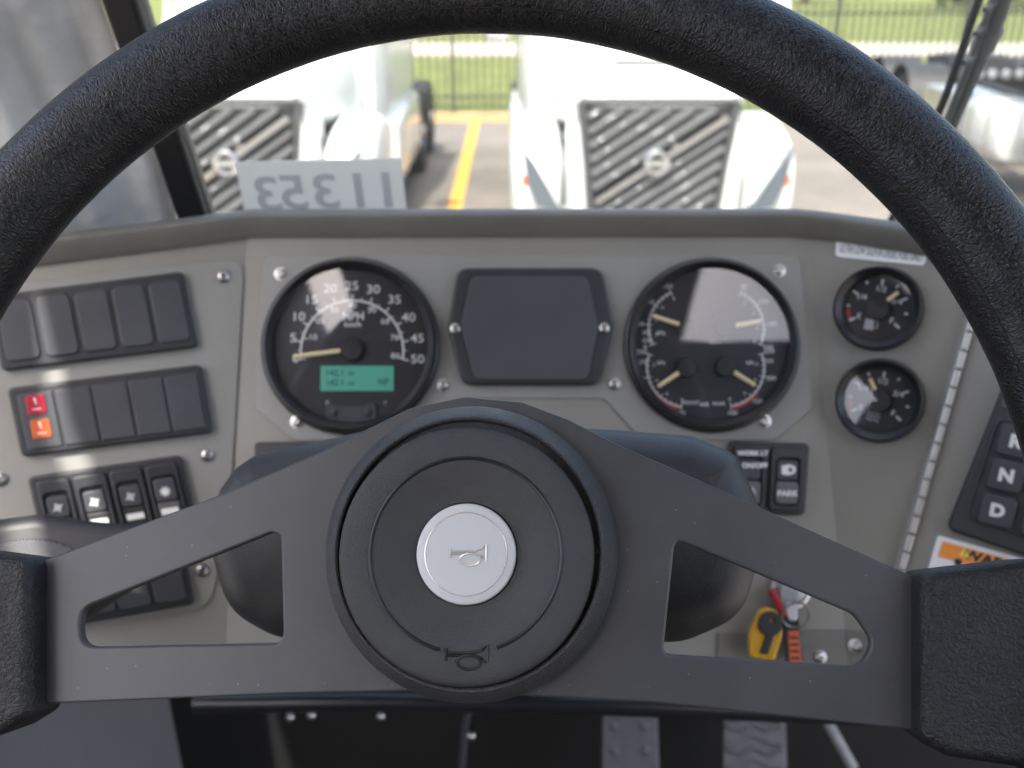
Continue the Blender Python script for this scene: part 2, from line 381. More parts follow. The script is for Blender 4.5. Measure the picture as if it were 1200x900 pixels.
# fence: posts, rails and pickets
FY = 18.75
fe = thing('picket_fence', 'dark grey metal picket fence along the lawn behind the parked trucks', 'fence', T(0, FY, 0))
pk = MB().box(-.021, .021, -.016, .016, .05, 1.95).me('picket'); po = MB().box(-.04, .04, -.04, .04, -.1, 2.1).box(-.05, .05, -.05, .05, 2.1, 2.13).me('post')
for k in range(-40, 106):
    x = k * .15 + .075
    if (k % 16) != 8: ob('picket', pk, 'fence_grey', fe, T(x, 0, 0))
    else: ob('post', po, 'fence_grey', fe, T(x, 0, 0))
for z in (.22, 1.72): ob('rail', MB().box(-6.05, 15.9, -.018, .018, z, z + .045).me('rail'), 'fence_grey', fe, T(0, .032, 0))

# trees at the far side of the grass
def tree_mesh(seed, h, rx):
    rnd = random.Random(seed); tr = MB(); lf = MB()
    tr.tube([(0, 0, -.2), (.05, 0, h * .25), (-.05, .1, h * .5), (.1, 0, h * .8)], [h * .035, h * .028, h * .02, h * .008], 8)
    tips = []
    for k in range(9):
        a = rnd.uniform(0, 6.28); z0 = h * rnd.uniform(.2, .6); L_ = rx * rnd.uniform(.5, .95); p = Vector((math.cos(a) * L_, math.sin(a) * L_, z0 + h * rnd.uniform(.1, .3)))
        tr.tube([(0, 0, z0), p * .5 + Vector((0, 0, z0 * .5)), p], [h * .014, h * .009, h * .004], 6); tips.append(p)
    for k in range(60): tips.append(Vector((rnd.gauss(0, rx * .45), rnd.gauss(0, rx * .45), h * rnd.uniform(.12, 1.0))))
    for c in tips:
        rr = rnd.uniform(.35, .9) * rx * .35
        for k in range(70):
            d = Vector((rnd.gauss(0, 1), rnd.gauss(0, 1), rnd.gauss(0, .8))); d = d.normalized() * rr * rnd.uniform(.4, 1)
            p = c + d; s_ = rnd.uniform(.10, .22); u = Vector((rnd.gauss(0, 1), rnd.gauss(0, 1), rnd.gauss(0, 1))).normalized(); v = u.orthogonal().normalized()
            lf.add([p - u * s_, p + v * s_ * .6, p + u * s_, p - v * s_ * .6], [(0, 1, 2, 3)])
    return tr.me('trunk'), lf.me('crown', fix=False)
tms = [tree_mesh(3, 7, 3.2), tree_mesh(5, 5, 3.0), tree_mesh(8, 9, 3.6)]
for i, (x, y, k, lab) in enumerate([(-18, 74, 0, 'leafy green tree beyond the lawn, behind the gap left of the trucks'), (-5, 78, 2, 'tall leafy tree beyond the concrete road, between the two white trucks'),
                                    (8, 72, 1, 'low bushy tree beyond the road, behind the right truck'), (22, 76, 2, 'tall leafy tree beyond the fence, next to a low bush'),
                                    (30, 66, 1, 'low green bush beyond the fence, left of the leaning post'), (37, 72, 0, 'medium leafy tree behind the wiper arm, beyond the road'), (46, 78, 2, 'tall tree at the end of the row beyond the road')]):
    t = thing('tree', lab, 'tree', T(x, y, -.03) @ Matrix.Rotation(i * 1.3, 4, 'Z'), 'trees beyond the concrete road')
    ob('trunk', tms[k][0], 'bark', t); ob('crown', tms[k][1], 'leaf', t)

# ------------------------------------------------------------------ parked white trucks
def ring(cx, w_, z0, z1, y, n_=28, p=.5, flatb=True):
    out = []
    for k in range(n_):
        a = 2 * math.pi * k / n_; c, s_ = math.cos(a), math.sin(a)
        x = cx + w_ * math.copysign(abs(c) ** p, c); z = (z0 + z1) / 2 + (z1 - z0) / 2 * math.copysign(abs(s_) ** p, s_)
        out.append((x, y, z))
    return out
def wheel_at(par, x, y, r=.52, wd=.3, side=-1):
    m_ = T(x, y, r) @ Matrix.Rotation(R(90) * side, 4, 'Y')
    wo_ = ob('wheel', MB().lathe([(r * .55, wd / 2 - .02), (r * .6, wd / 2), (r * .93, wd / 2), (r, wd / 2 - .05), (r, -wd / 2 + .05), (r * .93, -wd / 2), (r * .55, -wd / 2)], 40).me('tyre'), 'tyre', par, m_)
    ob('rim', MB().lathe([(r * .56, wd / 2 - .03), (r * .5, wd / 2 - .06), (r * .35, wd / 2 - .12), (r * .2, wd / 2 - .05), (r * .19, wd / 2), (.001, wd / 2 + .01)], 32).me('rim'), 'aluminium', wo_)
    return wo_
GT, GB, GZT, GZB = .645, .53, 1.535, .45
def ghw(z): return GB + (GT - GB) * (z - GZB) / (GZT - GZB) - .045
def gclip(c, m_):
    """the run of the line z = c + m x inside the grille trapezoid"""
    pts = [x / 400 for x in range(-300, 301)]
    ins = [x for x in pts if GZB + .03 < c + m_ * x < GZT - .06 and abs(x) < ghw(c + m_ * x)]
    return (ins[0], ins[-1]) if ins and ins[-1] - ins[0] > .08 else None
def bar(x0, x1, c, m_, hw, y0, y1):
    a, b = Vector((x0, c + m_ * x0)), Vector((x1, c + m_ * x1)); t = (b - a).normalized(); q = Vector((-t.y, t.x)) * hw
    v = []
    for y in (y0, y1):
        k = .55 if y == y0 else 1
        for p in (a - q * k, b - q * k, b + q * k, a + q * k): v.append((p.x, y, p.y))
    return v, [(0, 1, 2, 3), (7, 6, 5, 4), (0, 4, 5, 1), (1, 5, 6, 2), (2, 6, 7, 3), (3, 7, 4, 0)]
def make_truck(label):
    t = thing('truck', label, 'truck', None, 'white trucks parked nose-on in the yard')
    secs = [ring(0, .60, 1.50, 1.585, -.02), ring(0, .67, 1.47, 1.65, .03), ring(0, .73, 1.38, 1.72, .16, 28, .6), ring(0, .79, 1.20, 1.80, .5, 28, .62), ring(0, .86, 1.02, 1.92, 1.1, 28, .6), ring(0, .94, .95, 2.04, 1.85, 28, .55)]
    h = ob('hood', MB().loft(secs).me('hood', 60), 'truck_white', t)
    ob('hood_vent', MB().box(-.30, .30, -.02, .02, -.012, .012).me('vent'), 'grille_black', h, T(-.05, .40, 1.80) @ Matrix.Rotation(R(65), 4, 'X'))
    for sg in (-1, 1):
        cs = []
        for z, xi, xo, y0 in ((.38, .54, .73, .06), (.6, .555, .75, -.01), (1.0, .60, .755, -.03), (1.35, .64, .735, -.01), (1.56, .655, .69, .08)):
            cs.append([(sg * xi, y0 + .01, z), (sg * (xi + .03), y0 - .03, z), (sg * (xo - .05), y0 - .02, z), (sg * xo, y0 + .10, z), (sg * xo, y0 + .5, z), (sg * xi, y0 + .5, z)])
        ob('grille_surround', MB().loft(cs).me('surround', 50), 'truck_white', t)
        fs = [ring(sg * .995, .15, .52, .98, -.06, 28, .7), ring(sg * .998, .19, .46, 1.10, .0, 28, .65), ring(sg * 1.0, .225, .42, 1.20, .14, 28, .6), ring(sg * 1.0, .235, .42, 1.30, .45, 28, .6), ring(sg * 1.0, .24, .70, 1.33, .9, 28, .6), ring(sg * 1.01, .22, .80, 1.25, 1.35, 28, .6), ring(sg * 1.02, .17, .7, 1.02, 1.62, 28, .7)]
        fd = ob('fender', MB().loft(fs).me('fender', 60), 'truck_white', t)
        ob('wheel_well', MB().box(*sorted((sg * .60, sg * .90)), .30, 1.45, .40, 1.18).me('well'), 'grille_black', t)
        hp = [(-1.13, 1.16), (-1.04, 1.07), (-.92, .86), (-.80, .64), (-1.0, .69), (-1.085, .88)]
        v = [(x * -sg, -.14 + .5 * max(0, abs(x) - 1.0) + .15 * max(0, .95 - abs(x)), z) for x, z in hp] + [(x * -sg, .2, z) for x, z in hp]
        n6 = 6
        hl = ob('headlight', MB().add(v, [list(range(n6)), [n6 + k for k in range(n6)]] + [(k, (k + 1) % n6, n6 + (k + 1) % n6, n6 + k) for k in range(n6)]).me('headlight'), 'lamp_lens', t)
        ob('turn_signal', MB().box(sg * 1.10 - .03, sg * 1.10 + .03, -.07, .05, .86, .94).me('signal'), 'amber', hl)
        mr = ob('mirror', MB().loft([ring(sg * 1.36, .10, 1.92, 2.28, 1.72, 20, .5), ring(sg * 1.36, .13, 1.86, 2.34, 1.80, 20, .5), ring(sg * 1.36, .12, 1.88, 2.32, 1.95, 20, .5)]).me('mirror', 60), 'truck_white', t)
        ob('mirror_arm', MB().tube([(sg * 1.24, 1.9, 2.0), (sg * .98, 2.05, 1.95)], .03, 8).me('arm'), 'chassis_black', mr)
        wheel_at(t, sg * 1.02, .98, .52, .32, sg)
        for yy in (4.9, 6.2): wheel_at(t, sg * .95, yy, .52, .55, sg)
        ob('side_fairing', MB().loft([ring(sg * 1.12, .10, .42, 1.05, 2.0, 16, .5), ring(sg * 1.14, .11, .40, 1.15, 2.5, 16, .4), ring(sg * 1.14, .11, .40, 1.15, 4.1, 16, .4), ring(sg * 1.10, .09, .45, 1.0, 4.3, 16, .5)]).me('fairing', 60), 'truck_white', t)
    # grille
    gp = [(-GB, GZB), (GB, GZB), (GT, GZT), (-GT, GZT)]
    gm = MB(); v = [(x, .03, z) for x, z in gp] + [(x, .12, z) for x, z in gp]
    gm.add(v, [(0, 1, 2, 3), (7, 6, 5, 4), (0, 4, 5, 1), (1, 5, 6, 2), (2, 6, 7, 3), (3, 7, 4, 0)])
    ob('grille_back', gm.me('back'), 'grille_black', t)
    fr = MB()
    for (a, b) in ((0, 1), (1, 2), (2, 3), (3, 0)):
        fr.tube([(gp[a][0], .0, gp[a][1]), (gp[b][0], .0, gp[b][1])], .035, 8)
    ob('grille_frame', fr.me('frame'), 'grille_black', t)
    sl_ = .66; ec = 1.04; i = 0
    for k in range(-7, 8):
        if k == 0: continue
        c = ec + k * .125; r_ = gclip(c, sl_)
        if not r_: continue
        v, f = bar(r_[0], r_[1], c, sl_, .032, -.035, .03)
        s_ = ob('slat', MB().add(v, f).me('slat'), 'grille_slat', t)
        rnd = random.Random(k * 7); st = MB()
        for q in range(3):
            x = rnd.uniform(r_[0] + .04, r_[1] - .04); st.lathe([(.016, 0), (.014, .008), (.008, .014), (.0005, .016)], 10, T(x, -.033, c + sl_ * x) @ Matrix.Rotation(R(90), 4, 'X'))
        ob('glint_bead', st.me('glint_bead'), 'chrome', s_)  # chrome beads added to give the slats sun glints
    for x0, x1 in ((-.50, -.10), (.10, .56)):
        v, f = bar(x0, x1, ec, sl_, .042, -.075, -.02); ob('diagonal_bar', MB().add(v, f).me('bar'), 'chrome', t)
    em = ob('emblem', MB().lathe([(.105, .0), (.11, .02), (.10, .032), (.075, .034), (.062, .02), (.06, .0)], 40).me('ring'), 'chrome', t, T(0, -.06, ec) @ Matrix.Rotation(R(90), 4, 'X'))
    ob('emblem_bar', MB().box(-.10, .10, -.022, .022, 0, .036).me('bar'), 'aluminium', em)
    ob('emblem_arrow', MB().poly([(.07, .07), (.15, .15), (.10, .15), (.10, .165), (.165, .165), (.165, .10), (.15, .10), (.15, .14), (.08, .06)], 0, .03).me('arrow'), 'chrome', em)
    ob('bumper', MB().loft([ring(0, 1.10, .30, .56, -.12, 28, .35), ring(0, 1.20, .26, .60, .0, 28, .3), ring(0, 1.22, .26, .60, .4, 28, .3)]).me('bumper', 50), 'truck_white', t)
    cb = [ring(0, 1.02, .75, 2.10, 1.75, 32, .35), ring(0, 1.10, .70, 2.25, 2.0, 32, .3), ring(0, 1.14, .70, 2.95, 2.55, 32, .3), ring(0, 1.16, .70, 3.45, 3.3, 32, .3), ring(0, 1.16, .70, 3.75, 4.4, 32, .3)]
    cbo = ob('cab', MB().loft(cb).me('cab', 60), 'truck_white', t)
    ob('windshield', MB().add([(-1.0, 1.96, 2.16), (1.0, 1.96, 2.16), (1.0, 2.50, 2.92), (-1.0, 2.50, 2.92), (-1.0, 2.06, 2.16), (1.0, 2.06, 2.16), (1.0, 2.62, 2.92), (-1.0, 2.62, 2.92)], [(0, 1, 2, 3), (7, 6, 5, 4), (0, 4, 5, 1), (1, 5, 6, 2), (2, 6, 7, 3), (3, 7, 4, 0)]).me('windshield'), 'truck_glass', t)
    for sg in (-1, 1):
        w_ = ob('door_window', MB().box(-.006, .006, -.42, .42, -.26, .26).me('window'), 'truck_glass', t, T(sg * 1.148, 3.05, 2.45))
        ob('door_handle', MB().box(-.02, .02, -.09, .09, -.02, .02).me('handle'), 'chassis_black', t, T(sg * 1.165, 3.4, 1.85))
    ob('chassis', MB().box(-.45, -.35, 1.0, 7.0, .75, 1.0).box(.35, .45, 1.0, 7.0, .75, 1.0).box(-.45, .45, 4.6, 6.4, .8, .95).me('chassis'), 'chassis_black', t)
    return t
def copy_tree(o, parent=None):
    c = o.copy(); COL.objects.link(c); c.parent = parent
    for ch in list(o.children): copy_tree(ch, c)
    return c
tr1 = make_truck('white truck with its whole diagonal-bar grille in view, right of the yellow line')
tr2 = copy_tree(tr1); tr2['label'] = 'white truck left of the yellow line, grille partly hidden by pillar and paper sign'
tr1.location = (1.215, 8.0, 0); tr2.location = (-2.40, 8.0, 0)

# dark tractor standing near the fence on the right
dk = thing('tractor_chassis', 'dark truck tractor rear with black fenders, light bar and white tank near the fence', 'truck', T(7.3, 15.4, 0) @ Matrix.Rotation(R(-5), 4, 'Z'))
ob('frame_rail', MB().box(-.45, -.33, -5.5, 2.2, .75, 1.02).me('rail'), 'chassis_black', dk); ob('frame_rail', MB().box(.33, .45, -5.5, 2.2, .75, 1.02).me('rail'), 'chassis_black', dk)
for yy in (-.2, 1.15):
    for sg in (-1, 1):
        wheel_at(dk, sg * .92, yy, .52, .56, sg)
        arc = [(.66 * math.cos(R(a)), .52 + .66 * math.sin(R(a))) for a in range(15, 166, 10)]
        ob('fender', MB().loft([[(sg * .62, yy + c, s_), (sg * 1.24, yy + c, s_), (sg * 1.24, yy + c * .97, s_ - .02), (sg * .62, yy + c * .97, s_ - .02)] for c, s_ in arc]).me('fender'), 'chassis_black', dk)
ob('fifth_wheel', MB().box(-.5, .5, -.1, .9, 1.02, 1.22).lathe([(.5, 1.2), (.5, 1.26), (.1, 1.27)], 24, T(0, .4, 0)).me('coupling'), 'chassis_black', dk)
ob('light_bar', MB().box(-1.2, 1.2, -2.75, -2.65, 1.18, 1.36).me('bar'), 'chassis_black', dk)
for k in range(4): ob('lamp', MB().lathe([(.06, 0), (.06, .03), (.045, .05), (.001, .055)], 20, Matrix.Rotation(R(90), 4, 'X')).me('lamp'), 'aluminium', dk, T(-1.02 + k * .17, -2.75, 1.27))
ob('marker_lamp', MB().box(-.07, .07, -.03, .03, -.05, .05).me('marker'), 'yellow_paint', dk, T(-.15, -2.76, 1.30))
for sg in (-1, 1):
    tk = ob('fuel_tank', MB().loft([ring(sg * .86, .33, .42, 1.02, -4.2, 24, .55), ring(sg * .86, .35, .40, 1.05, -4.15, 24, .5), ring(sg * .86, .35, .40, 1.05, -3.05, 24, .5), ring(sg * .86, .33, .42, 1.02, -3.0, 24, .55)]).me('tank', 60), 'truck_white', dk)
    for yy in (-3.9, -3.3): ob('strap', MB().loft([ring(sg * .86, .356, .394, 1.056, yy, 24, .5), ring(sg * .86, .356, .394, 1.056, yy + .06, 24, .5)], cap=False).me('strap', 60), 'aluminium', tk)
    ob('toolbox', MB().box(sg * .86 - .34, sg * .86 + .34, -2.5, -1.3, .5, .98).me('box'), 'aluminium', dk)
ob('sleeper_wall', MB().box(-1.1, 1.1, -6.6, -4.6, .8, 3.4).me('cab'), 'truck_white', dk)
wheel_at(dk, -1.0, -6.2, .52, .3, -1); wheel_at(dk, 1.0, -6.2, .52, .3, 1)

# ================================================================== the cab round the driver
WX = -.48
def wsY(z): return .74 - .469 * (z - 2.369)       # windshield rake
struct('floor', MB().box(-.52, 1.4, -.8, 1.12, 1.20, 1.25).me('floor'), 'floor_rubber')
struct('wall_front', MB().box(-.52, 1.4, 1.02, 1.08, 1.25, 2.20).me('firewall'), 'firewall_black')
struct('ceiling', plate([[(-.53, -.42), (-.40, -.42), (-.36, -.83), (.40, -.83), (.43, -.42), (1.4, -.42), (1.4, .46), (-.53, .46)], [(-.4425, .09), (-.4375, .09), (-.4285, .015), (-.3985, -.088), (-.375, -.19), (-.395, -.19), (-.4145, -.088), (-.4435, .0)]], 3.30, 3.306), 'headliner')  # slot added to let in a sun strip; rear gaps shaped for dial reflections
struct('wall_header', MB().box(-.52, 1.4, .395, .45, 3.02, 3.30).me('header'), 'headliner')
mat('back_fabric', (.07, .07, .072), .9, bump=(400, .4, .001))
struct('wall_back', MB().box(-.52, .95, -.86, -.82, 1.25, 3.30).me('back'), 'back_fabric')
wl = MB()
def wb_(y0, y1, z0, z1, x0=WX - .04, x1=WX): wl.box(x0, x1, y0, y1, z0, z1)
wb_(-.82, 1.02, 1.25, 2.15); wb_(.50, .72, 2.15, 3.30); wb_(-.82, .50, 2.95, 3.30); wb_(-.82, -.60, 2.15, 2.95); wb_(-.06, .0, 2.15, 2.95)
struct('wall_left', wl.me('wall'), 'wall_grey')

# windshield: glass with a rubber seal, black left trim
ws = thing('windshield', 'wide raked windshield glass in a black rubber seal above the dash', 'windshield', T(.45, wsY(2.3), 2.3))
rk = Fr((.45, wsY(2.3), 2.3), (1, 0, 0), (0, -1, -.469)); rm = Matrix((rk.u, rk.v, rk.n)).transposed().to_4x4()
gx0 = rk.l2(222, 250)[0] + .004
if rk.v.z < 0: pass
ob('glass', plate([rrect(gx0, .9, -.15, .82, .03)], -.0025, .0025, .0008, 1), 'windshield_glass', ws, rm)
ob('rubber_seal', plate([rrect(gx0 - .012, .912, -.162, .832, .035), rrect(gx0 + .008, .892, -.142, .812, .025)], -.008, .008, .003, 2), 'rubber', ws, rm)
def rp(px, py, off): return rk.l2(px, py, off)
def ext(a, b, y): k = (y - a[1]) / (b[1] - a[1]); return (a[0] + (b[0] - a[0]) * k, y)
pa, pb, pc, pd = (118, 0), (205, 250), (160, 0), (240, 250)
pl_ = thing('windshield_pillar', 'black windshield pillar trim beside the crinkled grey cover panel', 'pillar', T(-.26, .7, 2.4))
pm = T(.26, -.7, -2.4) @ rk.mat()
ob('trim', plate([[rp(*ext(pa, pb, -330), .02), rp(*ext(pc, pd, -330), .02), rp(*ext(pc, pd, 285), .02), rp(*ext(pa, pb, 285), .02)]], .006, .022, .004, 3), 'trim_black', pl_, pm)
ob('glass_gasket', plate([[rp(*ext(pc, pd, -330), .012), rp(*ext((167, 0), (247, 250), -330), .012), rp(*ext((167, 0), (247, 250), 285), .012), rp(*ext(pc, pd, 285), .012)]], .0, .012, .003, 2), 'shade_gasket_grey', pl_, pm)
# crinkled light grey cover over the corner post
P0 = rk.at(*ext(pa, pb, 292), .01); P1 = rk.at(*ext(pa, pb, -330), .01); dv = Vector((-.80, -.60, 0)); nv = dv.cross(P1 - P0).normalized()
if nv.y > 0: nv = -nv
N1, N2 = 80, 110; v = []; f = []
for j in range(N2 + 1):
    for i in range(N1 + 1):
        s_, t_ = i / N1, j / N2; p = P0.lerp(P1, t_) + dv * (.165 * s_)
        q = Vector((p.x * 14 + p.z * 2.2, p.y * 14, p.z * 3.0))
        h_ = .016 * noise.noise(q) + .007 * noise.noise(q * 2.7 + Vector((3, 1, 4))) + .0012 * noise.noise(p * 90)
        h_ += .0055 * math.sin(s_ * 26 + 2.5 * noise.noise(Vector((1.7, 0, p.z * 7))) + t_ * 3) * (.6 + .8 * noise.noise(Vector((p.z * 5, s_ * 3, 2))))
        e_ = min(1, s_ * 8); v.append(p + nv * (h_ * e_ + .002))
for j in range(N2):
    for i in range(N1): a = j * (N1 + 1) + i; f.append((a, a + 1, a + N1 + 2, a + N1 + 1))
nb = len(v); v += [q - nv * .02 for q in v]; f += [tuple(nb + k for k in reversed(q)) for q in f]
cv = ob('corner_cover', MB().add(v, f).me('cover', 60, fix=False), 'cover_grey', None)
tag(cv, 'crinkled light grey cover panel on the cab corner left of the black pillar', 'cover panel')
# paper number sheet on the glass, seen from behind
ps = [(275, 190), (470, 185), (478, 262), (290, 264)]
pf = Fr(rk.at(375, 220, .006), CR, rk.n)
pp = thing('paper_sign', 'white paper sign with a big number seen mirrored from behind on the windshield', 'sign', pf.mat())
pq = [pf.l2(*q) for q in ps]
ob('sheet', plate([pq], -.0004, .0004), 'paper', pp)
it = []
for ch, x, y in (('3', 314, 226), ('5', 344, 224), ('3', 382, 223), ('1', 421, 222), ('1', 454, 221)):
    a, b = pf.l2(x, y + 3); it.append((ch, a, b, .046, .0007, 1.05))
ob('number', texts(it, .0008, mirror=True), 'paper_ink', pp)
# wiper outside the glass
wp = thing('wiper', 'dark grey windshield wiper arm and blade slanting across the right of the glass', 'wiper', T(*rk.at(1150, 75, -.03)))
inv = T(*(-rk.at(1150, 75, -.03)))
def wpt(px, py, off): return rk.at(px, py, off)
ob('arm', MB().tube([wpt(1018, 360, -.012), wpt(1040, 310, -.022), wpt(1096, 182, -.03), wpt(1111, 150, -.032), wpt(1150, 60, -.034), wpt(1157, 44, -.034), wpt(1177, -5, -.034), wpt(1221, -110, -.03)], [.010, .008, .0062, .0062, .0065, .0068, .0065, .006], 12).me('arm'), 'wiper_grey', wp, inv)
ob('joint_collar', MB().tube([wpt(1151, 56, -.034), wpt(1161, 32, -.034)], .0090, 10).me('collar'), 'wiper_grey', wp, inv)
ob('blade', MB().tube([wpt(1030, 290, -.016), wpt(1082, 175, -.018), wpt(1110, 108, -.018), wpt(1126, 62, -.018), wpt(1147, 0, -.018), wpt(1176, -80, -.018)], .0030, 8).me('blade'), 'rubber', wp, inv)
ob('blade_carrier', MB().tube([wpt(1040, 285, -.020), wpt(1096, 175, -.026), wpt(1126, 100, -.027), wpt(1146, 48, -.030), wpt(1163, 0, -.030), wpt(1195, -80, -.026)], .0028, 8).me('carrier'), 'wiper_grey', wp, inv)
for q in ((1130, 74), (1143, 40), (1154, 12)): ob('bridge', MB().tube([wpt(q[0], q[1], -.018), wpt(q[0] + 12, q[1] - 8, -.030)], .002, 6).me('bridge'), 'wiper_grey', wp, inv)


# ================================================================== dashboard
D0 = CEN.at(600, 700); DINV = T(*(-D0))
da = thing('dashboard', 'warm grey painted dashboard with angled wings, shade-darkened top lip and raised instrument plate', 'dashboard', T(*D0))
def dpart(name, me, m_, fr, **k): return ob(name, me, m_, da, DINV @ fr.mat(), **k)
def poly(fr, pts, off=0.0): return [fr.l2(x, y, off) for x, y in pts]
dpart('center_panel', plate([poly(CEN, [(289.5, 262), (945.5, 262), (981.5, 640), (995.5, 795), (263, 795), (273.5, 580)])], -.004, 0), 'dash_paint', CEN)
dpart('wing_panel', plate([poly(LW, [(-160, 320), (290.5, 262), (274.5, 575), (265.5, 764), (-160, 820)])], -.004, 0), 'dash_paint', LW)
dpart('wing_panel', plate([poly(RW, [(944.5, 262), (1171, 262), (1140, 370), (1055, 670), (1021, 790), (994.5, 786), (980.5, 632)])], -.004, 0), 'dash_paint', RW)
dpart('side_panel', plate([poly(KP, [(1147, 352), (1172, 262), (1420, 300), (1420, 840), (1019, 797), (1058, 668)])], -.004, 0), 'dash_paint', KP)
# under-flange turning forward below the panels
def flange(fr, pts, dz, dy):
    a, b = fr.at(*pts[0]), fr.at(*pts[1]); d = Vector((0, dy, -dz)); t_ = Vector((0, .004, .002))
    return MB().add([a, b, b + d, a + d, a + t_, b + t_, b + d + t_, a + d + t_], [(0, 1, 2, 3), (7, 6, 5, 4), (0, 4, 5, 1), (1, 5, 6, 2), (2, 6, 7, 3), (3, 7, 4, 0)]).me('flange')
ob('under_flange', flange(LW, ((-160, 820), (265.5, 764)), .035, .05), 'dash_paint', da, DINV)
ob('under_flange', flange(CEN, ((263, 795), (995, 795)), .03, .06), 'dash_paint', da, DINV)
ob('under_flange', flange(RW, ((994.5, 786), (1021, 790)), .03, .06), 'dash_paint', da, DINV)
ob('under_flange', flange(KP, ((1019, 797), (1420, 840)), .03, .06), 'dash_paint', da, DINV)
# top lip: rolled edge along the wings and the centre
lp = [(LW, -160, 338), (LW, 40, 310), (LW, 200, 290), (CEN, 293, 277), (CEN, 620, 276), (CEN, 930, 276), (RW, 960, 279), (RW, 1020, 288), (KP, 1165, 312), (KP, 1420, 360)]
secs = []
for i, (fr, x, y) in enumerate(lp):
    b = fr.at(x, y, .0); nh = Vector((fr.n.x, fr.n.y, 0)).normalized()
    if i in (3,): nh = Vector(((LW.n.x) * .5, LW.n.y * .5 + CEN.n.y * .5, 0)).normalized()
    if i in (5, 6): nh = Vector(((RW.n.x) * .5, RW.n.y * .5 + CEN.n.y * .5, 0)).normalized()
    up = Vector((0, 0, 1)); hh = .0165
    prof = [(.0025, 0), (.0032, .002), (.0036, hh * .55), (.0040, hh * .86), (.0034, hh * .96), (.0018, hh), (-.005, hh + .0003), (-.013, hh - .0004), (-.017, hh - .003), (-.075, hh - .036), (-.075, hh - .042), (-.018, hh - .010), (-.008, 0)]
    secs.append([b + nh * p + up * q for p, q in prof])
ob('top_lip', MB().loft(secs).me('lip', 50), 'shade_gasket_grey', da, DINV)  # lip coloured darker in place of the shade on its front face
# raised instrument plate and the left access plate
ip = rpoly(poly(CEN, [(308, 300), (938, 300), (952, 478), (908, 516), (752, 516), (708, 467), (530, 467), (488, 516), (344, 516), (298, 478)]), [.008, .008, .006, .01, .004, .01, .01, .004, .01, .006])
dpart('instrument_plate', plate([ip], .0, .0016, .0007, 2), 'dash_plate', CEN)
apx = [(-150, 353), (287, 302), (272, 560), (262, 640), (246, 712), (-150, 768)]
dpart('access_plate', plate([rpoly(poly(LW, apx), [.004, .012, .01, .02, .016, .004])], .0, .0016, .0007, 2), 'dash_plate', LW)
SCREW = MB().lathe([(.0038, 0), (.0038, .0008), (.0033, .0020), (.0022, .0026), (.0014, .0026), (.0012, .0012), (.0001, .0011)], 24).me('screw')
WASH = MB().lathe([(.0047, 0), (.0047, .0006), (.0036, .0007)], 24).me('washer')
def screw(fr, x, y, off):
    s_ = dpart('screw', SCREW, 'screw', fr.sub(x, y, off))
    ob('washer', WASH, 'screw', s_)
for x, y in ((329, 321), (348, 494), (519, 451), (720, 450), (913, 317), (896, 494)): screw(CEN, x, y, .0016)
for x, y in ((262, 324), (243, 533), (237, 668), (1, 562)): screw(LW, x, y, .0016)
dpart('lower_shade_plate', plate([poly(CEN, [(840, 741), (990.5, 738), (996, 797), (840, 797)])], .0004, .0026, .001, 2), 'shade_gasket_grey', CEN)  # flat plate, darker colour stands for shade on a turned-under flange
dpart('lower_shade_plate', plate([poly(RW, [(991.5, 738), (1037.5, 742), (1021.5, 793), (996, 789)])], .0004, .0026, .001, 2), 'shade_gasket_grey', RW)
screw(RW, 1003, 757, .0026); screw(CEN, 961, 770, .0026)

# ------------------------------------------------------------------ blank cover module between the gauges
hx = thing('blank_cover', 'black elongated hexagonal blank cover between the two large gauges', 'cover', CEN.mat(CEN.at(620, 385)))
HXF = CEN.sub(620, 385)
ob('frame', plate([rpoly(poly(HXF, [(537, 316.5), (704, 316.5), (717, 385), (702, 452.5), (542, 452.5), (525.5, 385)]), [.010, .010, .003, .010, .010, .003])], .0016, .0095, .0022, 4), 'black_plastic', hx)
ob('face_panel', plate([rpoly(poly(HXF, [(552, 324), (689, 324), (702, 382), (689, 446), (556, 446), (540, 382)], .01), [.007, .007, .003, .007, .007, .003])], .0085, .0112, .0014, 4), 'screen_cover', hx)
for x, y in ((533.5, 385.5), (708, 384.5)):
    a, b = HXF.l2(x, y, .0095); s_ = ob('screw', SCREW, 'screw', hx, T(a, b, .0093))

# ------------------------------------------------------------------ gauges
def gauge(fr, cx, cy, rpx, name, label, cat='gauge', z0=.0016, tall=.0115, inner=.875, group=None):
    F = fr.sub(cx, cy, z0); t = thing(name, label, cat, F.mat(), group)
    rad = abs(F.l2(cx + rpx, cy, .004)[0])
    prof = [(rad * .99, 0), (rad, .001), (rad * 1.0, .0035), (rad * .985, .0055), (rad * .968, .006), (rad * .962, .0075), (rad * .955, .0095), (rad * .94, tall), (rad * .925, tall + .0003), (rad * .915, tall - .0008), (rad * inner, tall - .0045), (rad * (inner - .012), tall - .0062), (rad * (inner - .015), .001)]
    ob('bezel', MB().lathe(prof, 96).me('bezel', 30), 'bezel', t)
    ob('dial_face', MB().lathe([(rad * inner, .0012), (.0002, .0012)], 64).me('dial'), 'dial', t)
    ob('glass', MB().lathe([(rad * inner, tall - .0052), (.0002, tall - .0048)], 64).me('glass', fix=False), 'gauge_glass', t)
    return t, F, rad
def arc_strip(mb, cx, cy, r, wd, a0, a1, z, n_=40):
    v = []; f = []
    for k in range(n_ + 1):
        a = R(a0 + (a1 - a0) * k / n_); c, s_ = math.cos(a), math.sin(a)
        v += [(cx + (r - wd / 2) * c, cy + (r - wd / 2) * s_, z), (cx + (r + wd / 2) * c, cy + (r + wd / 2) * s_, z)]
        if k: b = 2 * k; f.append((b - 2, b - 1, b + 1, b))
    mb.add(v, f)
